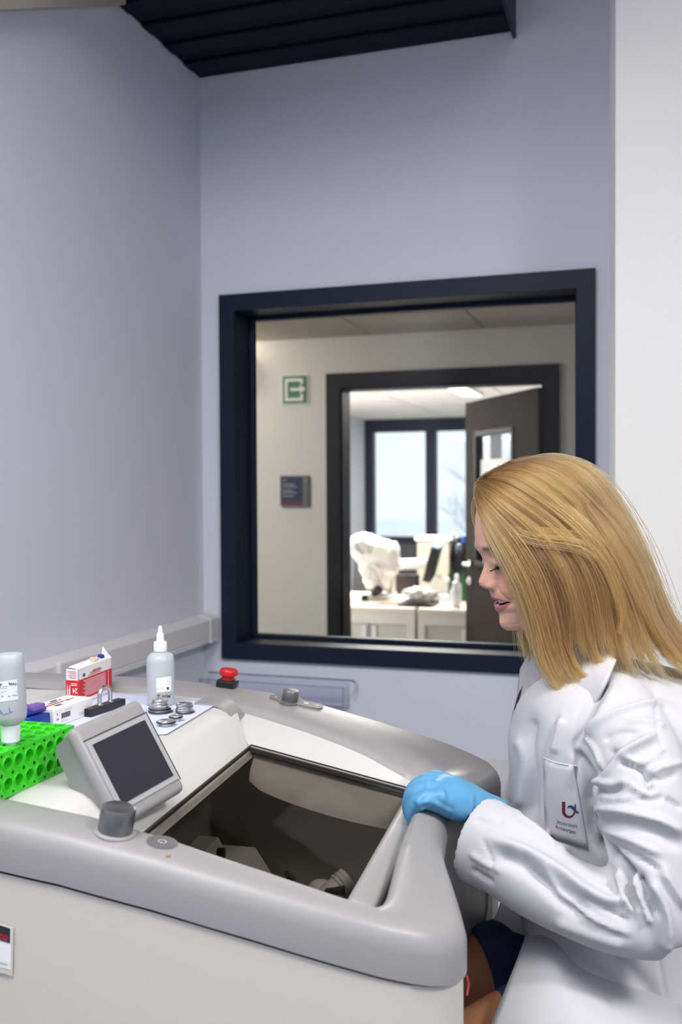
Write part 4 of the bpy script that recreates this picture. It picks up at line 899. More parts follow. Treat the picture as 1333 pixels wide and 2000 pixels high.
LOCKS = [([(940, 962, 34), (985, 1012, 84), (1040, 1040, 116), (1100, 1048, 124), (1150, 1060, 128), (1186, 1100, 130), (1206, 1160, 132), (1214, 1215, 132), (1200, 1262, 136)], 420, .95, .0040),
 ([(958, 932, 14), (1020, 950, 62), (1085, 985, 104), (1140, 1030, 122), (1180, 1085, 128), (1206, 1150, 130), (1216, 1200, 132), (1238, 1255, 134)], 320, .85, .0042),
 ([(938, 975, 42), (955, 1020, 74), (985, 1075, 98), (1014, 1140, 106), (1036, 1215, 106), (1056, 1285, 112), (1080, 1330, 120), (1112, 1352, 126), (1144, 1340, 130)], 300, .80, .0036),
 ([(940, 982, 40), (950, 1015, 62), (968, 1060, 84), (992, 1105, 94), (1014, 1160, 98), (1024, 1215, 98)], 60, .8, .0040),
 ([(1060, 1050, 116), (1105, 1100, 122), (1135, 1160, 124), (1150, 1230, 126), (1165, 1280, 132), (1196, 1300, 142)], 200, .25, .005),
 ([(1000, 1010, 92), (1050, 1075, 116), (1085, 1140, 120), (1100, 1210, 120), (1112, 1280, 124), (1140, 1318, 136), (1172, 1326, 142)], 200, .2, .005),
 ([(1150, 985, 104), (1205, 1060, 116), (1245, 1140, 120), (1272, 1210, 122), (1306, 1262, 122), (1350, 1300, 122)], 260, .75, .005)]
for pts, n, tn, wd in LOCKS:
    g_ = resamp(catmull([Q(x, y, d0-l*sc) for x, y, l in pts], 6), 18); tg_ = np.gradient(g_, axis=0); tg_ /= np.linalg.norm(tg_, axis=1, keepdims=True)
    on_l = g_-ctr; on_l /= np.linalg.norm(on_l, axis=1, keepdims=True); sd_l = np.cross(tg_, on_l); t = np.linspace(0, 1, 18)[:, None]
    for k in range(n):
        a_, b_ = rng.normal(0, 1, 2); env = .5+.9*np.sin(np.pi*np.clip(t*.9+.05, 0, 1))-.5*t**3
        P = g_+sd_l*a_*wd*1.25*env+on_l*(b_*wd*.35*env+.0015)+rng.normal(0, .002, 3)*t; L = rng.uniform(.86, 1.0); PTS.append(resamp(P[:max(5, int(18*L))], 18)); TONE.append(np.clip(tn+rng.normal(0, .12), 0, 1))
PTS = np.array(PTS); hc = bpy.data.hair_curves.new('hair'); hc.add_curves([18]*len(PTS)); hc.points.foreach_set('position', PTS.astype(np.float32).ravel())
rad = np.tile(np.r_[np.full(12, .00040), np.linspace(.00036, .00006, 6)], len(PTS)).astype(np.float32); hc.points.foreach_set('radius', rad)
ta_ = hc.attributes.new('tone', 'FLOAT', 'CURVE'); ta_.data.foreach_set('value', np.array(TONE, np.float32))
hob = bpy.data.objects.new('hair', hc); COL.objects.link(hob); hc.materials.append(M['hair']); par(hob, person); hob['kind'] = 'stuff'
# --- clothes under the coat
M['shirt'] = mat('dark_shirt', (.012, .014, .024), .8); M['denim'] = mat('dark_denim', (.012, .022, .062), .85, noise=.35, nscale=160, bump=.5, bscale=500)
M['tights'] = mat('brown_tights', (.30, .135, .068), .6, spec=.3, noise=.06, nscale=300)
sb_ = MB(); rings(sb_, [(py, pf+12, pb-6, d, b-.012) for py, pf, pb, d, b in tsecs[1:]], 36); sme = remesh(sb_, .009, 3); obj_me('shirt', sme, M['shirt'], person, True)
tg = MB(); limb(tg, [(x, y, d, r+3) for x, y, d, r in thigh_r]); limb(tg, [(x, y, d, r+3) for x, y, d, r in thigh_l]); ank = [leg(tg, k, .003) for k in (kr, kl)]
obj_me('tights', remesh(tg, .009, 4), M['tights'], person, True)
dn_ = MB()
for th_, cut in ((thigh_r, 3.15), (thigh_l, 2.6)):
    P = catmull([list(Q(x, y, d))+[(r+(11 if th_ is thigh_r else 4))*(d+DD)/F] for x, y, d, r in th_], 10); P = P[:int(cut*10)]; dn_.tube(P[:, :3], P[:, 3], 28)
rings(dn_, [(py, pf-2, pb-14, d, b-.008) for py, pf, pb, d, b in tsecs[6:]], 32); dme = remesh(dn_, .007, 3); dob = obj_me('shorts', dme, M['denim'], person, True)
P = catmull([list(Q(x, y, d))+[(r+13)*(d+DD)/F] for x, y, d, r in thigh_r], 10); e0 = P[int(3.15*10)-1]; e1 = P[int(3.15*10)-2]; t_ = unit(e0[:3]-e1[:3])
hm_ = MB(); hm_.tube([e0[:3]-t_*.016, e0[:3]-t_*.014, e0[:3]+t_*.002, e0[:3]+t_*.004], [e0[3]-.004, e0[3], e0[3], e0[3]-.004], 40, False); hm_.build('shorts_hem', M['denim'], person, True)
for an, toe in ank:
    sh = MB(); P = catmull([list(an+np.array([.05, 0, -.045]))+[.034], list(an+np.array([0, 0, -.03]))+[.04], list(toe+np.array([.07, 0, .0]))+[.040], list(toe+np.array([-.03, 0, -.012]))+[.026]], 5); sh.tube(P[:, :3], P[:, 3], 16)
    obj_me('shoe', remesh(sh, .007, 3), M['black'], person, True)
# --- lab coat
csecs = [(1286, 1092, 1230, 1.45, .055), (1305, 1068, 1290, 1.45, .10), (1330, 1040, 1370, 1.45, .145), (1365, 1016, 1400, 1.45, .175), (1405, 1004, 1415, 1.45, .185), (1440, 998, 1420, 1.45, .185), (1500, 1001, 1420, 1.45, .178), (1600, 1004, 1415, 1.45, .168), (1700, 1012, 1410, 1.45, .162), (1765, 1016, 1412, 1.45, .165), (1808, 1026, 1420, 1.45, .172), (1850, 1078, 1435, 1.45, .19), (1905, 1142, 1450, 1.45, .205), (1960, 1212, 1465, 1.45, .212), (2010, 1262, 1470, 1.45, .21), (2060, 1300, 1470, 1.45, .17)]
cm = MB(); rings(cm, csecs, 44)
limb(cm, [(1180, 1362, 1.39, 62), (1214, 1408, 1.33, 80), (1244, 1490, 1.28, 92), (1262, 1590, 1.245, 94), (1276, 1690, 1.22, 88), (1284, 1780, 1.205, 78), (1282, 1815, 1.205, 60)], 28)
limb(cm, [(1300, 1808, 1.205, 62), (1250, 1792, 1.21, 74), (1190, 1776, 1.225, 78), (1120, 1750, 1.25, 74), (1040, 1707, 1.285, 76), (980, 1660, 1.32, 82), (936, 1636, 1.345, 84)], 28)
limb(cm, [(1150, 1372, 1.55, 62), (1118, 1420, 1.62, 74), (1085, 1490, 1.67, 76), (1058, 1565, 1.70, 70)], 20); limb(cm, [(1070, 1568, 1.70, 60), (1000, 1553, 1.76, 66), (935, 1548, 1.83, 62)], 20)
cme = remesh(cm, .0037, 10); V, N = mesh_np(cme)
cuff_c = Q(936, 1636, 1.345); cuff_d = unit(Q(936, 1636, 1.345)-Q(980, 1656, 1.32))
def smoothstep(x): x = np.clip(x, 0, 1); return x*x*(3-2*x)
# folds: polylines in the photo, (points, width px, depth mm; + ridge, - furrow, nearest/farthest depth)
A_ = (0, 1.325); T_ = (1.20, 1.7)
FO = [([(1128, 1470), (1122, 1520), (1110, 1560)], 5, -4, T_), ([(1145, 1440), (1165, 1470), (1175, 1510)], 5, 3.5, A_), ([(1180, 1445), (1212, 1430), (1250, 1432)], 6, -4, A_), ([(1228, 1410), (1262, 1408), (1300, 1420)], 7, 3, A_), ([(1258, 1500), (1282, 1478), (1300, 1470)], 4, -4, A_), ([(1264, 1520), (1288, 1524), (1320, 1512)], 5, -4, A_), ([(1230, 1530), (1248, 1545), (1268, 1552)], 4, 4, A_), ([(1172, 1556), (1200, 1562), (1232, 1558)], 5, 3, A_), ([(1180, 1622), (1230, 1640), (1290, 1668)], 7, 4, A_), ([(1190, 1648), (1240, 1670), (1300, 1706)], 6, -4, A_), ([(1300, 1560), (1330, 1580)], 6, -5, A_), ([(1006, 1600), (1050, 1630), (1085, 1662)], 5, 3, A_), ([(1120, 1770), (1170, 1800), (1230, 1822)], 6, 4, A_), ([(1140, 1752), (1190, 1780), (1230, 1800)], 5, -3.5, A_), ([(944, 1640), (960, 1676), (966, 1705)], 5, -2, A_), ([(1123, 1464), (1139, 1490), (1153, 1527), (1150, 1564), (1155, 1602), (1163, 1633), (1190, 1668)], 9, -11, (0, 1.5)),
 ([(1237, 1270), (1271, 1331), (1282, 1379), (1282, 1421), (1298, 1464), (1332, 1485)], 3, -1.8, A_),
 ([(1123, 1462), (1150, 1432), (1192, 1398), (1232, 1381), (1274, 1372), (1320, 1380)], 7, 4, A_),
 ([(1160, 1535), (1187, 1506), (1208, 1480), (1245, 1456), (1279, 1437)], 9, 8, A_), ([(1165, 1519), (1192, 1485), (1203, 1462)], 11, -7, A_),
 ([(1213, 1488), (1245, 1499), (1263, 1517), (1271, 1549)], 6, -8, A_), ([(1222, 1480), (1255, 1494), (1298, 1466)], 6, 5, A_), ([(1270, 1512), (1295, 1500), (1333, 1490)], 7, 5, A_),
 ([(1248, 1562), (1270, 1564), (1293, 1557)], 6, -5, A_), ([(1160, 1540), (1192, 1547), (1218, 1537)], 7, -5, A_), ([(1165, 1528), (1200, 1533), (1225, 1522)], 7, 4, A_),
 ([(1160, 1580), (1200, 1583), (1240, 1591), (1290, 1606), (1333, 1630)], 10, 7, A_), ([(1165, 1604), (1215, 1606), (1270, 1622), (1333, 1656)], 14, -5, A_),
 ([(1169, 1650), (1203, 1674), (1225, 1695), (1240, 1710)], 9, -13, A_), ([(1217, 1691), (1228, 1720), (1236, 1752), (1250, 1773)], 7, -10, A_), ([(1248, 1708), (1268, 1750), (1283, 1792)], 8, -10, A_),
 ([(1236, 1700), (1250, 1742), (1268, 1790), (1270, 1800)], 7, 6, A_), ([(1272, 1720), (1296, 1764), (1306, 1810), (1300, 1850)], 9, 8, A_), ([(1208, 1700), (1216, 1742), (1238, 1784)], 8, 6, A_), ([(1290, 1690), (1318, 1740), (1340, 1770)], 9, 6, A_),
 ([(965, 1640), (1023, 1664), (1098, 1703), (1138, 1731), (1186, 1757), (1224, 1760)], 12, 8, A_), ([(970, 1668), (1030, 1698), (1098, 1742), (1150, 1778)], 16, -6, A_),
 ([(1020, 1668), (1052, 1716), (1092, 1762), (1140, 1795)], 10, -5, A_), ([(1060, 1690), (1090, 1740), (1128, 1766)], 10, 4, A_), ([(1085, 1800), (1150, 1826), (1220, 1845)], 12, 4, A_),
 ([(922, 1698), (945, 1712), (965, 1722)], 6, -2.5, A_), ([(918, 1668), (948, 1686), (978, 1700)], 7, 3, A_), ([(930, 1600), (960, 1610), (985, 1600)], 8, -2, A_), ([(1000, 1585), (1060, 1640), (1110, 1662)], 10, 4, A_),
 ([(1181, 1326), (1160, 1370), (1139, 1416), (1126, 1462)], 12, -8, (0, 1.45)), ([(1210, 1335), (1180, 1390), (1150, 1440)], 10, 4, (0, 1.4)),
 ([(1090, 1400), (1076, 1440), (1062, 1480), (1056, 1540), (1058, 1600)], 6, -3.5, T_), ([(1040, 1400), (1030, 1450), (1040, 1520), (1036, 1600)], 14, -6, T_), ([(1012, 1440), (1030, 1500), (1016, 1580)], 12, 5, T_), ([(1100, 1405), (1080, 1470)], 12, 5, T_),
 ([(1030, 1812), (1075, 1846), (1140, 1898), (1205, 1945), (1262, 1998)], 10, 6, T_), ([(1070, 1790), (1110, 1806), (1150, 1816)], 4, -3, T_), ([(1284, 1855), (1296, 1920), (1312, 2000)], 3, -1.5, T_), ([(1180, 1850), (1230, 1900), (1290, 1960)], 22, -5, T_)]
q = V-np.array([0, 0, H]); dd_ = q@f0; pxv = PX+F*(q@RR)/dd_; pyv = PY-F*(q@UU)/dd_
facing = -(N*unit_rows(q)).sum(1) if False else -(N*(q/np.linalg.norm(q, axis=1, keepdims=True))).sum(1)
disp = np.zeros(len(V))
for pts, wd, mm, (dn, df) in FO:
    C_ = catmull(np.array(pts, float), 4); best = np.full(len(V), 1e9); pos = np.zeros(len(V))
    for i in range(len(C_)-1):
        a, b = C_[i], C_[i+1]; ab = b-a; L2 = ab@ab+1e-9; t = np.clip(((pxv-a[0])*ab[0]+(pyv-a[1])*ab[1])/L2, 0, 1)
        r = np.hypot(pxv-a[0]-t*ab[0], pyv-a[1]-t*ab[1]); mk = r < best; best[mk] = r[mk]; pos[mk] = (i+t[mk])/(len(C_)-1)
    disp += 1.45*mm*.001*np.exp(-(best/(wd*.85))**2)*smoothstep(facing*4)*((dd_ > dn+0) & (dd_ < df))*np.minimum(1, np.minimum(pos, 1-pos)*6+.25)
for k in range(14):
    w3 = rng.normal(0, 1, 3); w3 = w3/np.linalg.norm(w3)*rng.uniform(18, 60); disp += .0011*np.sin(V@w3+rng.uniform(0, 6))*(.5+.5*np.sin(V@(w3[[1, 2, 0]]*.4)))
V = V+N*disp[:, None]
# hollow the cuff
rel = V-cuff_c; ax_d = rel@cuff_d; rad_ = np.linalg.norm(rel-ax_d[:, None]*cuff_d, axis=1); mk = (ax_d > -.03) & (ax_d < .05) & (rad_ < .051)
V[mk] -= cuff_d*(.045*smoothstep((.051-rad_[mk])/.006))[:, None]
set_np(cme, V)
# open the front at the neck
bm = bmesh.new(); bm.from_mesh(cme); kill = []
fc0 = Q(1010, 1440, 1.45)
for f in bm.faces:
    c = np.array(f.calc_center_median()); x, y, d = proj(c); lat = (c-Q(1100, 1350, 1.45))@LT; fwd = (c-Q(1150, 1350, 1.45))@BK
    hw = np.interp(y, [1240, 1300, 1380, 1440], [.16, .075, .040, .0]) if lat > 0 else np.interp(y, [1240, 1290, 1330, 1380, 1440], [.10, .06, .04, .025, .0])
    if y < 1440 and abs(lat) < hw and fwd > np.interp(y, [1240, 1300, 1330, 1440], [-.06, .0, .03, .06]): kill.append(f)
bmesh.ops.delete(bm, geom=kill, context='FACES'); bm.to_mesh(cme); bm.free()
M['coat'] = mat('white_coat_cotton', (.49, .49, .515), .75, spec=.2, bump=.12, bscale=900)
coat = obj_me('lab_coat', cme, M['coat'], person, True)
def sheet(rowsA, name, thick=.0025, mt=None, parent=None, bulge=None):
    """rowsA: list of rows of (px, py, d)"""
    R_ = np.array([[Q(*p) for p in r] for r in rowsA]); n, m_ = R_.shape[:2]
    R2 = catmull(R_.reshape(n, -1), 5).reshape(-1, m_, 3); R3 = np.stack([catmull(r, 5) for r in R2])
    mb = MB().grid([[p for p in r] for r in R3]); o = mb.build(name, mt or M['coat'], parent or person, True, 80)
    sd = o.modifiers.new('thickness', 'SOLIDIFY'); sd.thickness = thick; return o
sheet([[(1142, 1247, 1.42), (1176, 1262, 1.38), (1204, 1288, 1.345)], [(1098, 1304, 1.40), (1146, 1310, 1.355), (1184, 1330, 1.315)], [(1078, 1350, 1.395), (1120, 1358, 1.35), (1156, 1382, 1.32)], [(1041, 1380, 1.40), (1080, 1392, 1.37), (1112, 1420, 1.335)], [(1012, 1416, 1.43), (1040, 1424, 1.40), (1066, 1446, 1.36)], [(1000, 1440, 1.45), (1012, 1446, 1.43), (1030, 1462, 1.40)]], 'coat_lapel', .004, parent=coat)
sheet([[(1052, 1252, 1.50), (1034, 1276, 1.53), (1016, 1306, 1.56)], [(1064, 1300, 1.475), (1036, 1320, 1.50), (1011, 1350, 1.54)], [(1058, 1350, 1.46), (1034, 1372, 1.48), (1009, 1400, 1.51)], [(1034, 1384, 1.455), (1020, 1402, 1.465), (1007, 1428, 1.48)]], 'coat_lapel', .004, parent=coat)
# skirt of the coat over the near thigh, and the far front edge
sheet([[(1034, 1806, 1.40), (1080, 1832, 1.345), (1150, 1885, 1.33), (1310, 1925, 1.31)], [(1016, 1858, 1.34), (1075, 1876, 1.275), (1155, 1925, 1.255), (1330, 1965, 1.265)], [(990, 1925, 1.28), (1075, 1938, 1.225), (1165, 1965, 1.205), (1345, 2005, 1.235)], [(960, 2000, 1.235), (1065, 2010, 1.19), (1180, 2030, 1.165), (1340, 2060, 1.195)], [(930, 2085, 1.20), (1060, 2090, 1.175), (1200, 2110, 1.17), (1370, 2130, 1.23)], [(915, 2160, 1.19), (1060, 2170, 1.17), (1200, 2190, 1.17), (1380, 2200, 1.23)]], 'coat_skirt', .003, parent=coat)
sheet([[(986, 1742, 1.50), (1012, 1752, 1.47), (1040, 1765, 1.45)], [(977, 1775, 1.50), (1008, 1785, 1.47), (1042, 1800, 1.45)], [(962, 1806, 1.51), (1000, 1818, 1.47), (1038, 1830, 1.45)]], 'coat_front_edge', .003, parent=coat)
# pocket with the printed mark, laid on the coat
CT = BVHTree.FromPolygons([tuple(v.co) for v in cme.vertices], [tuple(p.vertices) for p in cme.polygons])
def oncoat(px, py, off=.002):
    r = unit(ray(px, py)); o = np.array([0, 0, H]); far_ = 1.225/(r@f0)
    hit = CT.ray_cast(Vector(o+r*far_), Vector(r))
    return (np.array(hit[0])-r*off) if hit[0] is not None else Q(px, py, 1.3)
pk = MB(); rows = []
for t in np.linspace(0, 1, 12):
    xl = 1063+(1066-1063)*t; xr = 1121+(1150-1121)*t; rows.append([oncoat(xl+(xr-xl)*s, 1484+10*s+(1632-1484+16*s)*t, .0022) for s in np.linspace(0, 1, 8)])
pk.grid(rows); po_ = pk.build('coat_pocket', M['coat'], coat, True); po_.modifiers.new('thickness', 'SOLIDIFY').thickness = .0012
ed = MB(); ed.tube([oncoat(x, y, .003) for x, y in ((1063, 1480), (1075, 1486), (1092, 1491), (1110, 1494), (1127, 1496))], .0013, 8); ed.build('pocket_hem', M['coat'], coat, True)
dec = MB(); dec.grid([[oncoat(1080+(1132-1080)*s, 1563+6*s+(1626-1563)*t, .0034) for s in np.linspace(0, 1, 6)] for t in np.linspace(0, 1, 7)]); dec.build('badge_ground', mat('badge_white', (.54, .54, .55), .6), coat, True)
def tilt(x0, y0, ang=9.): c_, s_ = cos(radians(ang)), sin(radians(ang)); return lambda x, y: oncoat(x0+x*c_+y*s_*0, y0+x*s_-y, .0040)
M['maroon'] = mat('maroon_print', (.095, .008, .03), .6); M['navyp'] = mat('navy_print', (.012, .04, .13), .6)
def strokeP(mb, pts, wds, fn):
    P = catmull(np.array(pts, float), 6); Wd = np.interp(np.linspace(0, 1, len(P)), np.linspace(0, 1, len(wds)), wds); L_, R_ = [], []
    for i in range(len(P)):
        t = unit(P[min(i+1, len(P)-1)]-P[max(i-1, 0)]); n = np.array([-t[1], t[0]]); L_.append(fn(*(P[i]+n*Wd[i]/2))); R_.append(fn(*(P[i]-n*Wd[i]/2)))
    mb.grid([L_, R_]); return mb
im_ = lambda x, y: oncoat(x, y, .0042)
u_ = MB(); strokeP(u_, [(1101.5, 1566), (1101.5, 1578), (1102, 1588), (1107, 1594), (1114, 1595.5), (1120, 1592), (1123.5, 1584), (1124.5, 1571)], [6.5, 6.5, 6, 5, 4, 3.2, 2.8, 2.6], im_); u_.build('badge_letter', M['maroon'], coat)
u_ = MB(); strokeP(u_, [(1109, 1578), (1114, 1575), (1120, 1578), (1125, 1585), (1131, 1587)], [1.2, 4.5, 5.5, 5, 2.5], lambda x, y: oncoat(x, y, .0047)); u_.build('badge_wave', M['navyp'], coat)
u_ = MB(); letters(u_, 'Universiteit', tilt(1085, 1608, 13), 0, 0, 11.5, .0, width=45); u_.build('badge_lettering', M['navyp'], coat)
u_ = MB(); letters(u_, 'Antwerpen', tilt(1085, 1618, 16), 0, 0, 11.5, .0, width=42); u_.build('badge_lettering', M['maroon'], coat)
# --- gloves
HD = -.045
def HP(px, py, d): return PD(px, py, d+HD)
def chain(mb, pts, n=14):
    P = catmull([list(HP(p[0], p[1], p[2]))+[p[3]] for p in pts], 5); mb.tube(P[:, :3], P[:, 3], n); mb.ell(P[-1][:3], I3, (P[-1][3],)*3, 6)
gm = MB()
prow = []
for (cx_, cy_, d_, rx, ry) in ((985, 1606, 1.355, .030, .030), (945, 1588, 1.335, .031, .028), (915, 1570, 1.325, .037, .027), (885, 1556, 1.32, .043, .026), (858, 1548, 1.32, .045, .024), (840, 1548, 1.32, .042, .019)):
    c_ = HP(cx_, cy_, d_); row = []
    for k in range(20):
        t = 2*pi*k/20; row.append(c_+LT*rx*cos(t)+(np.array([0, 0, 1.])*.95-BK*.25)*ry*sin(t))
    prow.append(row)
gm.grid(prow, True); gm.F += [tuple(range(20)), tuple(len(gm.V)-20+k for k in range(20))]
chain(gm, [(868, 1560, 1.285, .0125), (842, 1560, 1.283, .0120), (816, 1567, 1.287, .0108), (804, 1586, 1.292, .0098), (805, 1602, 1.298, .0088)])
chain(gm, [(862, 1546, 1.305, .0130), (834, 1540, 1.305, .0125), (808, 1552, 1.311, .0112), (800, 1576, 1.315, .0102), (803, 1596, 1.319, .0092)])
chain(gm, [(866, 1536, 1.33, .0135), (838, 1527, 1.332, .0128), (811, 1541, 1.337, .0115), (803, 1566, 1.342, .0104), (807, 1590, 1.344, .0094)])
chain(gm, [(876, 1532, 1.355, .0135), (850, 1522, 1.358, .0125), (824, 1536, 1.363, .0112), (814, 1560, 1.366, .0102), (816, 1582, 1.367, .0092)])
chain(gm, [(925, 1572, 1.36, .016), (893, 1578, 1.385, .0145), (866, 1578, 1.392, .0125), (846, 1576, 1.39, .0105)])
gme = remesh(gm, .0032, 5); V, N = mesh_np(gme); q = V-np.array([0, 0, H]); dd_ = q@f0; pxv = PX+F*(q@RR)/dd_; pyv = PY-F*(q@UU)/dd_
disp = np.zeros(len(V)); facing = -(N*(q/np.linalg.norm(q, axis=1, keepdims=True))).sum(1)
for pts, wd, mm in (([(841, 1522), (832, 1545), (818, 1565), (812, 1580)], 4, 1.8), ([(846, 1526), (850, 1548), (856, 1558)], 4, -1.4), ([(815, 1562), (824, 1580), (832, 1584)], 3.2, 2.2), ([(822, 1568), (835, 1566), (848, 1562)], 3, 1.8), ([(848, 1560), (868, 1570), (884, 1580)], 3, -2.2), ([(848, 1568), (868, 1580), (880, 1584)], 3, 2.0), ([(858, 1552), (864, 1540)], 3, 1.2), ([(806, 1570), (812, 1578), (809, 1592)], 3, -1.6), ([(826, 1574), (838, 1576), (846, 1580)], 3, -1.6), ([(912, 1598), (920, 1590), (930, 1588)], 3, 1.8), ([(908, 1590), (918, 1602), (922, 1612)], 2.5, -1.6), ([(925, 1555), (922, 1580), (908, 1592)], 4, 1.), ([(932, 1556), (930, 1580)], 3, -1.)):
    C_ = catmull(np.array(pts, float), 4); best = np.full(len(V), 1e9)
    for i in range(len(C_)-1):
        a, b = C_[i], C_[i+1]; ab = b-a; t = np.clip(((pxv-a[0])*ab[0]+(pyv-a[1])*ab[1])/(ab@ab+1e-9), 0, 1); best = np.minimum(best, np.hypot(pxv-a[0]-t*ab[0], pyv-a[1]-t*ab[1]))
    disp += mm*.001*np.exp(-(best/wd)**2)*smoothstep(facing*4)
for k in range(10): w3 = rng.normal(0, 1, 3); w3 = w3/np.linalg.norm(w3)*rng.uniform(80, 260); disp += .00022*np.sin(V@w3+rng.uniform(0, 6))
set_np(gme, V+N*disp[:, None])
M['glove'] = mat('blue_nitrile', (.095, .31, .53), .42, spec=.45, bump=.15, bscale=700, sss=.05)
obj_me('glove', gme, M['glove'], person, True)
g2 = MB()
wc_ = Q(925, 1550, 1.83); prow = []
for (o_, rx, ry) in ((-.03, .028, .026), (.01, .032, .024), (.05, .043, .019), (.09, .043, .014)):
    prow.append([wc_+BK*o_+LT*rx*cos(2*pi*k/18)*.9+np.array([0, 0, 1.])*ry*sin(2*pi*k/18) for k in range(18)])
g2.grid(prow, True); g2.F += [tuple(range(18)), tuple(len(g2.V)-18+k for k in range(18))]
for k, (w_, L_) in enumerate(((-.032, .075), (-.011, .085), (.011, .08), (.032, .062))):
    b_ = wc_+BK*.085+LT*w_; P = [b_, b_+BK*L_*.4+np.array([0, 0, -.004]), b_+BK*L_*.75+np.array([0, 0, -.018]), b_+BK*L_*.9+np.array([0, 0, -.036])]; g2.tube(catmull(P, 4), .0092, 10)
b_ = wc_+BK*.02+LT*-.03; g2.tube(catmull([b_, b_+BK*.03-LT*.025+np.array([0, 0, -.01]), b_+BK*.065-LT*.035+np.array([0, 0, -.02])], 4), .0105, 10)
obj_me('glove', remesh(g2, .0045, 4), M['glove'], person, True)
# stool that carries her, below the frame
stc = Q(1345, 1900, 1.45); seat_z = stc[2]-.125
sto = empty('lab_stool', (stc[0], stc[1], 0), 'round black lab stool under the seated woman', 'stool')
MB().lathe([(.0, 0), (.17, .0), (.185, .015), (.18, .04), (.12, .05), (0, .05)], (stc[0], stc[1], seat_z-.05), n=40).build('seat', M['black'], sto, True, 50)
MB().lathe([(.028, .06), (.028, seat_z-.05)], (stc[0], stc[1], 0), n=20).build('column', M['steel'], sto, True, 50)
MB().tube([np.array([stc[0]+.24*cos(a), stc[1]+.24*sin(a), .27]) for a in np.linspace(0, 2*pi, 41)], .011, 10).build('foot_ring', M['steel'], sto, True)
for k in range(5):
    a = 2*pi*k/5; e = np.array([stc[0]+.27*cos(a), stc[1]+.27*sin(a), .03]); MB().tube([np.array([stc[0], stc[1], .08]), e], [.024, .018], 10).build('leg', M['steel'], sto, True)
for k in range(3):
    a = 2*pi*k/3; MB().tube([np.array([stc[0]+.028*cos(a), stc[1]+.028*sin(a), .27]), np.array([stc[0]+.24*cos(a), stc[1]+.24*sin(a), .27])], .007, 8).build('ring_spoke', M['steel'], sto, True)
# ------------------------------------------------------------------ things lying on the deck
ZP = ZD+.0012
pp = [PZ(*q, ZD+.0006) for q in ((421, 1375), (414, 1381), (326, 1434), (120, 1447), (60, 1424), (205, 1352))]
tag(MB().prism(pp, (0, 0, .0005)).build('paper_sheet', M['paper']), 'lavender paper sheet spread under the cartons and bottle', 'paper')
def fitbox(Apx, Bpx, z, topy, backx):
    """upright box from its two front bottom corners, the height of its left front edge and the x of its back left top corner"""
    A = PZ(*Apx, z); B = PZ(*Bpx, z); ex = unit(B-A); L = np.linalg.norm(B-A); h = 0
    for hh in np.linspace(.005, .15, 600):
        if proj(A+np.array([0, 0, hh]))[1] <= topy: h = hh; break
    ey = np.cross([0, 0, 1.], ex); best = None
    for dd in np.linspace(.005, .2, 400):
        e = abs(proj(A+ey*dd+np.array([0, 0, h]))[0]-backx)
        if best is None or e < best[0]: best = (e, dd)
    return A, ex, ey, L, best[1], h
ez = np.array([0, 0, 1.])
# --- green tube rack, open holes on top and sides
A = PZ(23, 1554, ZD+.0005)+LT*.004; B = PZ(146, 1497, ZD); ex = unit(B-A); ey = np.cross(ez, ex); hgt = .051; rw = .105; x1 = np.linalg.norm(B-A); x0 = x1-.235
rk = empty('tube_rack', A, 'bright green plastic tube rack with round holes at the left edge of the deck', 'rack')
def RK(x, y, z): return A+ex*x+ey*y+ez*z
rb = MB()
def holed(fn, nx, ny, dx, dy, mx, my, r, depth, W_, H_):
    """plate W_ x H_ with nx*ny round holes, each with a collar and a sleeve"""
    N_ = 20
    for i in range(nx):
        for j in range(ny):
            ca, cb = mx+dx*(i+.5), my+dy*(j+.5); V = []; circ = [(ca+r*cos(2*pi*k/N_), cb+r*sin(2*pi*k/N_)) for k in range(N_)]
            sq = []
            for k in range(N_):
                c_, s_ = cos(2*pi*k/N_), sin(2*pi*k/N_); m_ = 1/max(abs(c_), abs(s_)); sq.append((ca+dx/2*c_*m_, cb+dy/2*s_*m_))
            for Lr in ([(a, b, 0) for a, b in sq], [(ca+1.22*r*cos(2*pi*k/N_), cb+1.22*r*sin(2*pi*k/N_), 0) for k in range(N_)], [(ca+1.18*r*cos(2*pi*k/N_), cb+1.18*r*sin(2*pi*k/N_), -.0012) for k in range(N_)], [(a, b, -.0012) for a, b in circ], [(a, b, depth) for a, b in circ]): V += [fn(*q) for q in Lr]
            rb.add(V, [(q*N_+k, q*N_+(k+1) % N_, (q+1)*N_+(k+1) % N_, (q+1)*N_+k) for q in range(4) for k in range(N_)])
    xa, xb, ya, yb = mx, mx+dx*nx, my, my+dy*ny
    for (a, b, c, d) in ((0, xa, 0, H_), (xb, W_, 0, H_), (xa, xb, 0, ya), (xa, xb, yb, H_)):
        if b-a > 1e-5 and d-c > 1e-5: rb.add([fn(a, c, 0), fn(b, c, 0), fn(b, d, 0), fn(a, d, 0)], [(0, 1, 2, 3)])
Lx = x1-x0; n_ = 12; dxh = (Lx-.006)/n_
holed(lambda a, b, d: RK(x0+a, d, b), n_, 2, dxh, .0225, .003, .003, .0072, .012, Lx, hgt)
holed(lambda a, b, d: RK(x0+a, rw-d, b), n_, 2, dxh, .0225, .003, .003, .0072, .012, Lx, hgt)
holed(lambda a, b, d: RK(x0+a, b, hgt-d), n_, 5, dxh, .0198, .003, .003, .0068, .012, Lx, rw)
for xx in (x0, x1): rb.add([RK(xx, 0, 0), RK(xx, rw, 0), RK(xx, rw, hgt), RK(xx, 0, hgt)], [(0, 1, 2, 3)])
rb.add([RK(x0, 0, .001), RK(x1, 0, .001), RK(x1, rw, .001), RK(x0, rw, .001)], [(0, 1, 2, 3)])
rb.build('body', M['green'], rk, True, 35)
tl_ = MB()
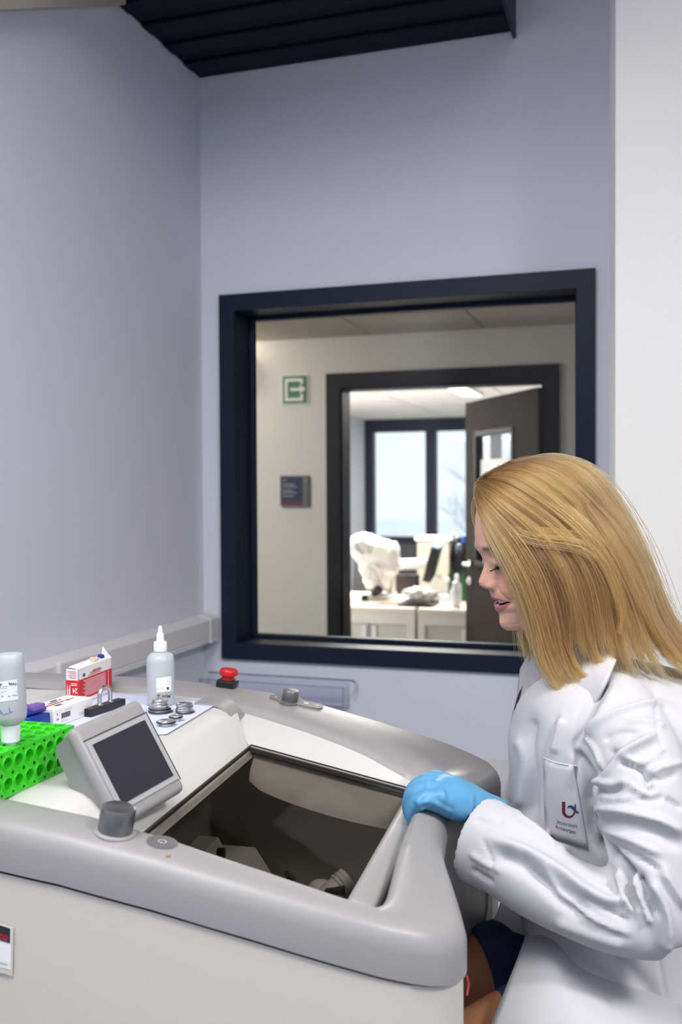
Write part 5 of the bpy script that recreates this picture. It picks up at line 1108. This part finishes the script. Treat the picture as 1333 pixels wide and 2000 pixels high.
for (hx, zz) in ((8, 1), (9, 1), (10, 0)):
    c_ = RK(x0+.003+dxh*(hx+.5), .016, .003+.0225*(zz+.5)); tl_ = MB(); tl_.lathe([(.0055, 0), (.0055, .03)], c_, ey, 16); tl_.build('tube_end', M['milky'], rk, True)
# --- upturned squeeze bottle standing in the rack
bo_ = PZ(21, 1457, ZD+hgt); bo_[2] -= .002
dB = proj(bo_)[2]; k_ = dB/F
ub = empty('squeeze_bottle', bo_, 'milky squeeze bottle standing upside down in the green rack', 'bottle')
MB().lathe([(9.5*k_, 0), (10.5*k_, 13*k_), (11*k_, 14*k_)], bo_, n=28).build('nozzle', M['cap'], ub, True, 40)
MB().lathe([(15*k_, 12*k_), (17.5*k_, 14*k_), (18.5*k_, 42*k_), (18*k_, 46*k_)], bo_, n=36).build('cap', M['cap'], ub, True, 40)
MB().lathe([(17*k_, 46*k_), (22*k_, 50*k_), (29*k_, 57*k_), (31*k_, 66*k_), (30.5*k_, 100*k_), (27.5*k_, 160*k_), (26.5*k_, 178*k_), (23*k_, 184*k_), (0, 185*k_)], bo_, n=48).build('body', M['milky'], ub, True, 50)
def oncyl(c, rad, px, py, off=.0006):
    """photo point -> point on an upright cylinder round c"""
    v = ray(px, py); o = np.array([0, 0, H]); a = v[:2]@v[:2]; w_ = o[:2]-np.asarray(c)[:2]; b = 2*v[:2]@w_; cc = w_@w_-(rad+off)**2; D = b*b-4*a*cc
    return o+v*((-b-sqrt(max(D, 0)))/(2*a))
def cylgrid(c, rad, quad, name, mt, parent, off=.0006, n=10, m_=4):
    (ax, ay), (bx, by), (cx_, cy_), (dx_, dy_) = quad
    rows = []
    for t in np.linspace(0, 1, m_): rows.append([oncyl(c, rad, (ax+(bx-ax)*s)*(1-t)+(dx_+(cx_-dx_)*s)*t, (ay+(by-ay)*s)*(1-t)+(dy_+(cy_-dy_)*s)*t, off) for s in np.linspace(0, 1, n)])
    return MB().grid(rows).build(name, mt, parent, True)
rr_ = 30.2*k_
cylgrid(bo_, rr_, ((-4, 1332), (33, 1327), (36, 1366), (-2, 1372)), 'label', M['label'], ub)
fl = lambda x, y: oncyl(bo_, rr_, x, y, .0011)
g = MB(); letters(g, 'VWR', lambda x, y: fl(33-x, 1333+y), .0, 0, 7.5, .02, width=17); g.build('label_lettering', M['navyp'], ub)
g = MB(); poly(g, fl, [(-3, 1336), (4, 1335), (-1, 1343)]); g.build('label_mark', M['exit'], ub)
g = MB()
for (xa, xb, yy, hh) in ((8, 34, 1350, 1.6), (2, 6, 1351, 1.6), (2, 20, 1359, 2.6), (24, 34, 1357, 1.6), (5, 15, 1340, 1.2), (0, 14, 1344, 1)): rect(g, fl, xa, yy, xb, yy+hh)
g.build('label_lines', M['greyink'], ub)
def scribble(strokes, fn, w, name, mt, parent):
    g = MB()
    for s in strokes: strokeP(g, s, [w, w*.9], fn)
    return g.build(name, mt, parent)
scribble([[(18, 1382), (20, 1391), (24, 1390)], [(11, 1395), (17, 1393), (25, 1390)], [(0, 1387), (4, 1394), (8, 1397), (12, 1394)], [(2, 1396), (1, 1388)]], fl, 1.3, 'handwriting', M['blueink'], ub)
# --- white squeeze bottle marked by hand
wz = PZ(310, 1381, ZP); kw = proj(wz)[2]/F; wz[2] = ZP; wz = wz+unit([f0[0], f0[1], 0])*24*kw
kw = proj(wz)[2]/F
wb_ = empty('squeeze_bottle', wz, 'white squeeze bottle with a pointed nozzle standing on the lavender paper', 'bottle')
MB().lathe([(24*kw, 0), (26.5*kw, 2*kw), (27*kw, 8*kw), (27*kw, 86*kw), (25*kw, 95*kw), (19*kw, 101*kw), (12.5*kw, 103*kw), (12.5*kw, 106*kw)], wz, n=48).build('body', M['milky'], wb_, True, 60)
MB().lathe([(13*kw, 105*kw), (13*kw, 121*kw), (12*kw, 123*kw), (8*kw, 124*kw)], wz, n=36).build('cap', M['cap'], wb_, True, 40)
MB().lathe([(8*kw, 122*kw), (7.2*kw, 138*kw), (5*kw, 140*kw), (3.2*kw, 152*kw), (2.2*kw, 154*kw), (0, 154.5*kw)], wz, n=24).build('nozzle', M['cap'], wb_, True, 40)
rw_ = 27*kw; cylgrid(wz, rw_, ((305, 1325), (335, 1320), (335, 1350), (306, 1353)), 'label', M['label'], wb_)
fl2 = lambda x, y: oncyl(wz, rw_, x, y, .001)
g = MB()
for (xa, xb, yy, hh) in ((307, 328, 1330, .9), (307, 333, 1333.5, 1), (307, 320, 1345, 1.2)): rect(g, fl2, xa, yy-(xa-305)*.1, xb, yy+hh-(xa-305)*.1)
g.build('label_lines', M['greyink'], wb_); g = MB(); rect(g, fl2, 326, 1342, 330, 1347); g.build('label_mark', M['exit'], wb_)
scribble([[(306, 1358.5), (314, 1357)], [(310.5, 1358), (309.5, 1366)], [(317, 1365), (319, 1357.5)], [(319, 1357.5), (322.5, 1364.5)], [(322.5, 1364.5), (324.5, 1356.5)], [(326.5, 1356.5), (327.5, 1363)], [(327.5, 1363), (330, 1358)], [(330, 1358), (331.5, 1362.5)], [(331.5, 1362.5), (333.5, 1355.5)]], fl2, 1.35, 'handwriting', M['ink'], wb_)
# --- cartons
def carton(Apx, Bpx, topy, backx, name, label, mt, open_top=False, depth=None):
    A, ex, ey, L, dp, h = fitbox(Apx, Bpx, ZP, topy, backx); dp = depth or dp; e = empty(name, A, label, 'box')
    if open_top:
        t = .0008; mb = MB()
        for (c, hx, hy, hz) in ((A+ex*L/2+ey*t+ez*h/2, L/2, t, h/2), (A+ex*L/2+ey*(dp-t)+ez*h/2, L/2, t, h/2), (A+ex*t+ey*dp/2+ez*h/2, t, dp/2, h/2), (A+ex*(L-t)+ey*dp/2+ez*h/2, t, dp/2, h/2), (A+ex*L/2+ey*dp/2+ez*t, L/2, dp/2, t)): mb.box(c, (ex, ey, ez), (hx, hy, hz))
        mb.build('body', mt, e)
    else: MB().box(A+ex*L/2+ey*dp/2+ez*h/2, (ex, ey, ez), (L/2, dp/2, h/2), .001).build('body', mt, e)
    return A, ex, ey, L, dp, h, e
A, ex, ey, L, dp, h, rc = carton((154, 1379), (218.5, 1351), 1308, 129, 'red_carton', 'red and white carton standing open behind the white carton', M['card'], True)
ff = lambda off: (lambda x, y: A+ex*(x*L)+ez*(y*h)-ey*(.0004+off)); fs = lambda off: (lambda x, y: A+ey*((1-x)*dp)+ez*(y*h)-ex*(.0004+off))
g = MB(); rect(g, ff(0), 0, .13, 1, .70); g.build('red_front', M['redcard'], rc); g = MB(); rect(g, fs(0), 0, 0, 1, .70); g.build('red_side', M['redcard'], rc)
g = MB(); up = ff(.0004)
for k in range(13): rect(g, up, .12+.03*(k % 3), .64-k*.036, .80, .652-k*.036)
for k in range(14): rect(g, up, .87, .655-k*.037, .895, .675-k*.037)
g.build('printed_lines', M['whiteink'], rc)
g = MB(); letters(g, 'Bone Bibs', lambda x, y: up(.86-x, .86-y), .22, 0, .10, .02, width=.24)
for k, (a, b) in enumerate(((.30, .70), (.34, .62), (.26, .66))): rect(g, up, a, .80-k*.035, b, .815-k*.035)
g.build('red_lettering', M['redink'], rc)
g = MB(); poly(g, up, [(.15+.035*cos(2*pi*k/14), .80+.05*sin(2*pi*k/14)) for k in range(14)]); g.build('print_dot', M['exit'], rc)
sp = fs(.0004); g = MB(); letters(g, '24', lambda x, y: sp(.93-x, .48-y), 0, 0, .2, .02, width=.40)
for (a, b) in ((.08, .18), (.24, .36)): poly(g, sp, [(a, .0), (b, .0), (b-.01, .50), (b-.05, .60), (a+.01, .42)])
for k in range(2): rect(g, sp, .42, .60-k*.045, .9, .62-k*.045)
g.build('white_lettering', M['whiteink'], rc)
g = MB()
for k in range(4): rect(g, sp, .15+.1*(k % 2), .93-k*.055, .85, .945-k*.055)
g.build('side_lines', M['redink'], rc)
# flaps and the slips sticking out
MB().prism([A+ex*L+ez*h, A+ex*L+ey*dp*.85+ez*h, A+ex*(L+.002)+ey*dp*.8+ez*(h+.018)], ex*.0008).build('flap', M['card'], rc)
MB().prism([A+ez*h, A+ez*h+ex*L*.9, A+ez*(h+.004)+ex*L*.88+ey*dp*.8, A+ez*(h+.003)+ey*dp*.8], ez*.0008).build('flap', M['card'], rc)
MB().box(A+ex*L*.82+ey*dp*.5+ez*(h-.002), (unit(ex+ez*.7), ey, unit(ez-ex*.7)), (.010, .005, .006), .001).build('blue_insert', M['bluebox'], rc)
MB().box(A+ex*L*.55+ey*dp*.5+ez*(h+.001), (unit(ex+ez*.25), ey, unit(ez-ex*.25)), (.014, .007, .003), .001).build('folded_slip', mat('slip_cream', (.62, .55, .40), .6), rc)
A, ex, ey, L, dp, h, wc2 = carton((105, 1421.5), (181, 1394), 1387, 53.5, 'white_carton', 'white carton with a printed barcode lying on the deck', M['card'])
ff = lambda x, y: A+ex*(x*L)+ez*(y*h)-ey*.0006; ft = lambda x, y: A+ex*(x*L)+ey*(y*dp)+ez*(h+.0006)
g = MB()
for k in range(13): rect(g, ff, .19+k*.017, .36, .19+k*.017+(.009 if k % 3 else .013), .66)
rect(g, ff, .08, .62, .095, .74); poly(g, ff, [(.07, .34), (.12, .38), (.12, .44), (.07, .40)]); g.build('barcode', M['ink'], wc2)
g = MB(); letters(g, '4-X 4,8', ff, .29, .74, .13, width=.17); letters(g, '0.3 mm', ff, .19, .15, .13, width=.15)
for k in range(2): rect(g, ff, .64, .20+k*.09, .90, .225+k*.09)
g.build('side_print', M['greyink'], wc2)
g = MB(); rect(g, ft, .02, .47, .58, .54); letters(g, 'Micro', lambda x, y: ft(.62+x, .55-y), .0, -.0, .20, .02, width=.22); g.build('red_line', M['redink'], wc2)
g = MB(); letters(g, 'S35', lambda x, y: ft(.22+x, .36-y), 0, 0, .22, .03, width=.16); rect(g, ft, .44, .78, .60, .86); rect(g, ft, .30, .64, .52, .69); rect(g, ft, .60, .70, .66, .76); g.build('top_print', M['ink'], wc2)
# --- blue plastic box with a purple latch
A2 = PZ(101, 1424, ZP); ex2, ey2 = ey, ex   # its long axis runs back past the carton end
A, ex, ey = PZ(60, 1437, ZP), unit(PZ(103, 1424, ZP)-PZ(60, 1437, ZP)), None; ey = np.cross(ez, ex); L = np.linalg.norm(PZ(103, 1424, ZP)-PZ(60, 1437, ZP))
bx_ = empty('blue_box', A, 'dark blue plastic box with a purple latch between the rack and white carton', 'box')
MB().box(A+ex*L*.48+ey*.028+ez*.012, (ex, ey, ez), (L*.5, .026, .012), .003, 3).build('body', M['bluebox'], bx_, True, 40)
MB().box(A+ex*L*.48+ey*.030+ez*.0285, (ex, ey, unit(ez-ey*.12)), (L*.46, .022, .0035), .002).build('lid', M['bluebox'], bx_, True, 40)
MB().box(A+ex*L*.55+ey*.014+ez*.034, (ex, ey, ez), (.012, .008, .004), .002).build('latch', M['purple'], bx_, True, 40)
# --- black bar with a steel loop handle
A = PZ(178, 1401.5, ZP); B = PZ(246, 1379, ZP); ex = unit(B-A); ey = np.cross(ez, ex); L = np.linalg.norm(B-A)
kz = proj(A)[2]/F; hh = 15.5*kz
br = empty('handle_bar', A, 'black bar with a steel loop handle lying beside the tilted screen', 'tool')
MB().box(A+ex*L/2+ey*.008+ez*hh/2, (ex, ey, ez), (L/2, .008, hh/2), .0012).build('bar', M['black'], br)
p0 = A+ex*L*.36+ey*.008+ez*hh; p1 = A+ex*L*.66+ey*.008+ez*hh; rr2 = np.linalg.norm(p1-p0)/2; mid = (p0+p1)/2; up_ = 17*kz
pts = [p0]+[mid+ex*rr2*cos(a)+ez*(up_+rr2*sin(a)*.95) for a in np.linspace(pi, 0, 15)]+[p1]
MB().tube(pts, .0034, 14).build('loop', M['steel'], br, True)
for p in (p0, p1): MB().lathe([(.0056, 0), (.0056, .0015), (.0036, .0025)], p, n=20).build('collar', M['steel'], br, True, 40)
# --- metal specimen discs
def disc(c, r, h, label, ring=False, stem=False, group=None):
    e = empty('specimen_disc', c, label, 'disc', group)
    if stem: MB().lathe([(r*.62, 0), (r*.62, h*1.0)], c, n=32).build('stem', M['steel'], e, True, 40); c = np.asarray(c)+ez*h
    pr_ = [(r*.94, 0), (r, h*.15), (r, h*.85), (r*.96, h), (r*.8, h)]
    for k in range(4): q = .74-.18*k; pr_ += [(r*q, h-.0006), (r*(q-.05), h-.0006), (r*(q-.06), h), (r*(q-.11), h)]
    MB().lathe(pr_[:-1]+[(0, h)], c, n=40).build('plate', M['steel'], e, True, 30)
    if ring: MB().tube([np.asarray(c)+np.array([r*1.0*cos(a), r*1.0*sin(a), h*.5]) for a in np.linspace(0, 2*pi, 41)], h*.30, 8, False).build('rubber_ring', M['black'], e, True)
    return np.asarray(c)[2]+h
def stack(px, py, items, what):
    c = PZ(px, py, ZP); k = proj(c)[2]/F; z = ZP+.0002
    for i, (rpx, hpx, lab, ring) in enumerate(items):
        z = disc((c[0]+(.0006*((-1)**i)), c[1], z), rpx*k, hpx*k*1.15, lab, ring, group='metal specimen discs on the paper')+.0002
    return c, k
stack(313, 1391, [(22.5, 5, 'wide bottom steel disc with black ring, under the stack before the white bottle', True), (21, 4, 'wide dark-edged steel disc second from the bottom before the white bottle', True), (16.5, 4.2, 'steel disc third from the bottom in the stack before the white bottle', False), (16.5, 4.2, 'steel disc just under the topmost one before the white bottle', False), (15.5, 4, 'topmost steel disc of the stack before the white bottle', False)], '')
stack(361, 1392, [(17.5, 4, 'bottom steel disc of the right-hand stack near the grey clip', True), (17, 3.8, 'second steel disc from the bottom of the stack near the grey clip', False), (16.6, 3.8, 'steel disc under the topmost of the stack near the grey clip', False), (16.6, 3.6, 'topmost steel disc of the stack near the grey clip', False)], '')
c = PZ(344, 1408, ZP); k = proj(c)[2]/F; disc(c, 12.5*k, 5.5*k, 'small steel disc raised on its stem between the two stacks', True, True)
c = PZ(325, 1417, ZP); k = proj(c)[2]/F; disc(c, 18*k, 5*k, 'single steel disc with black ring in front of both stacks', True, True)
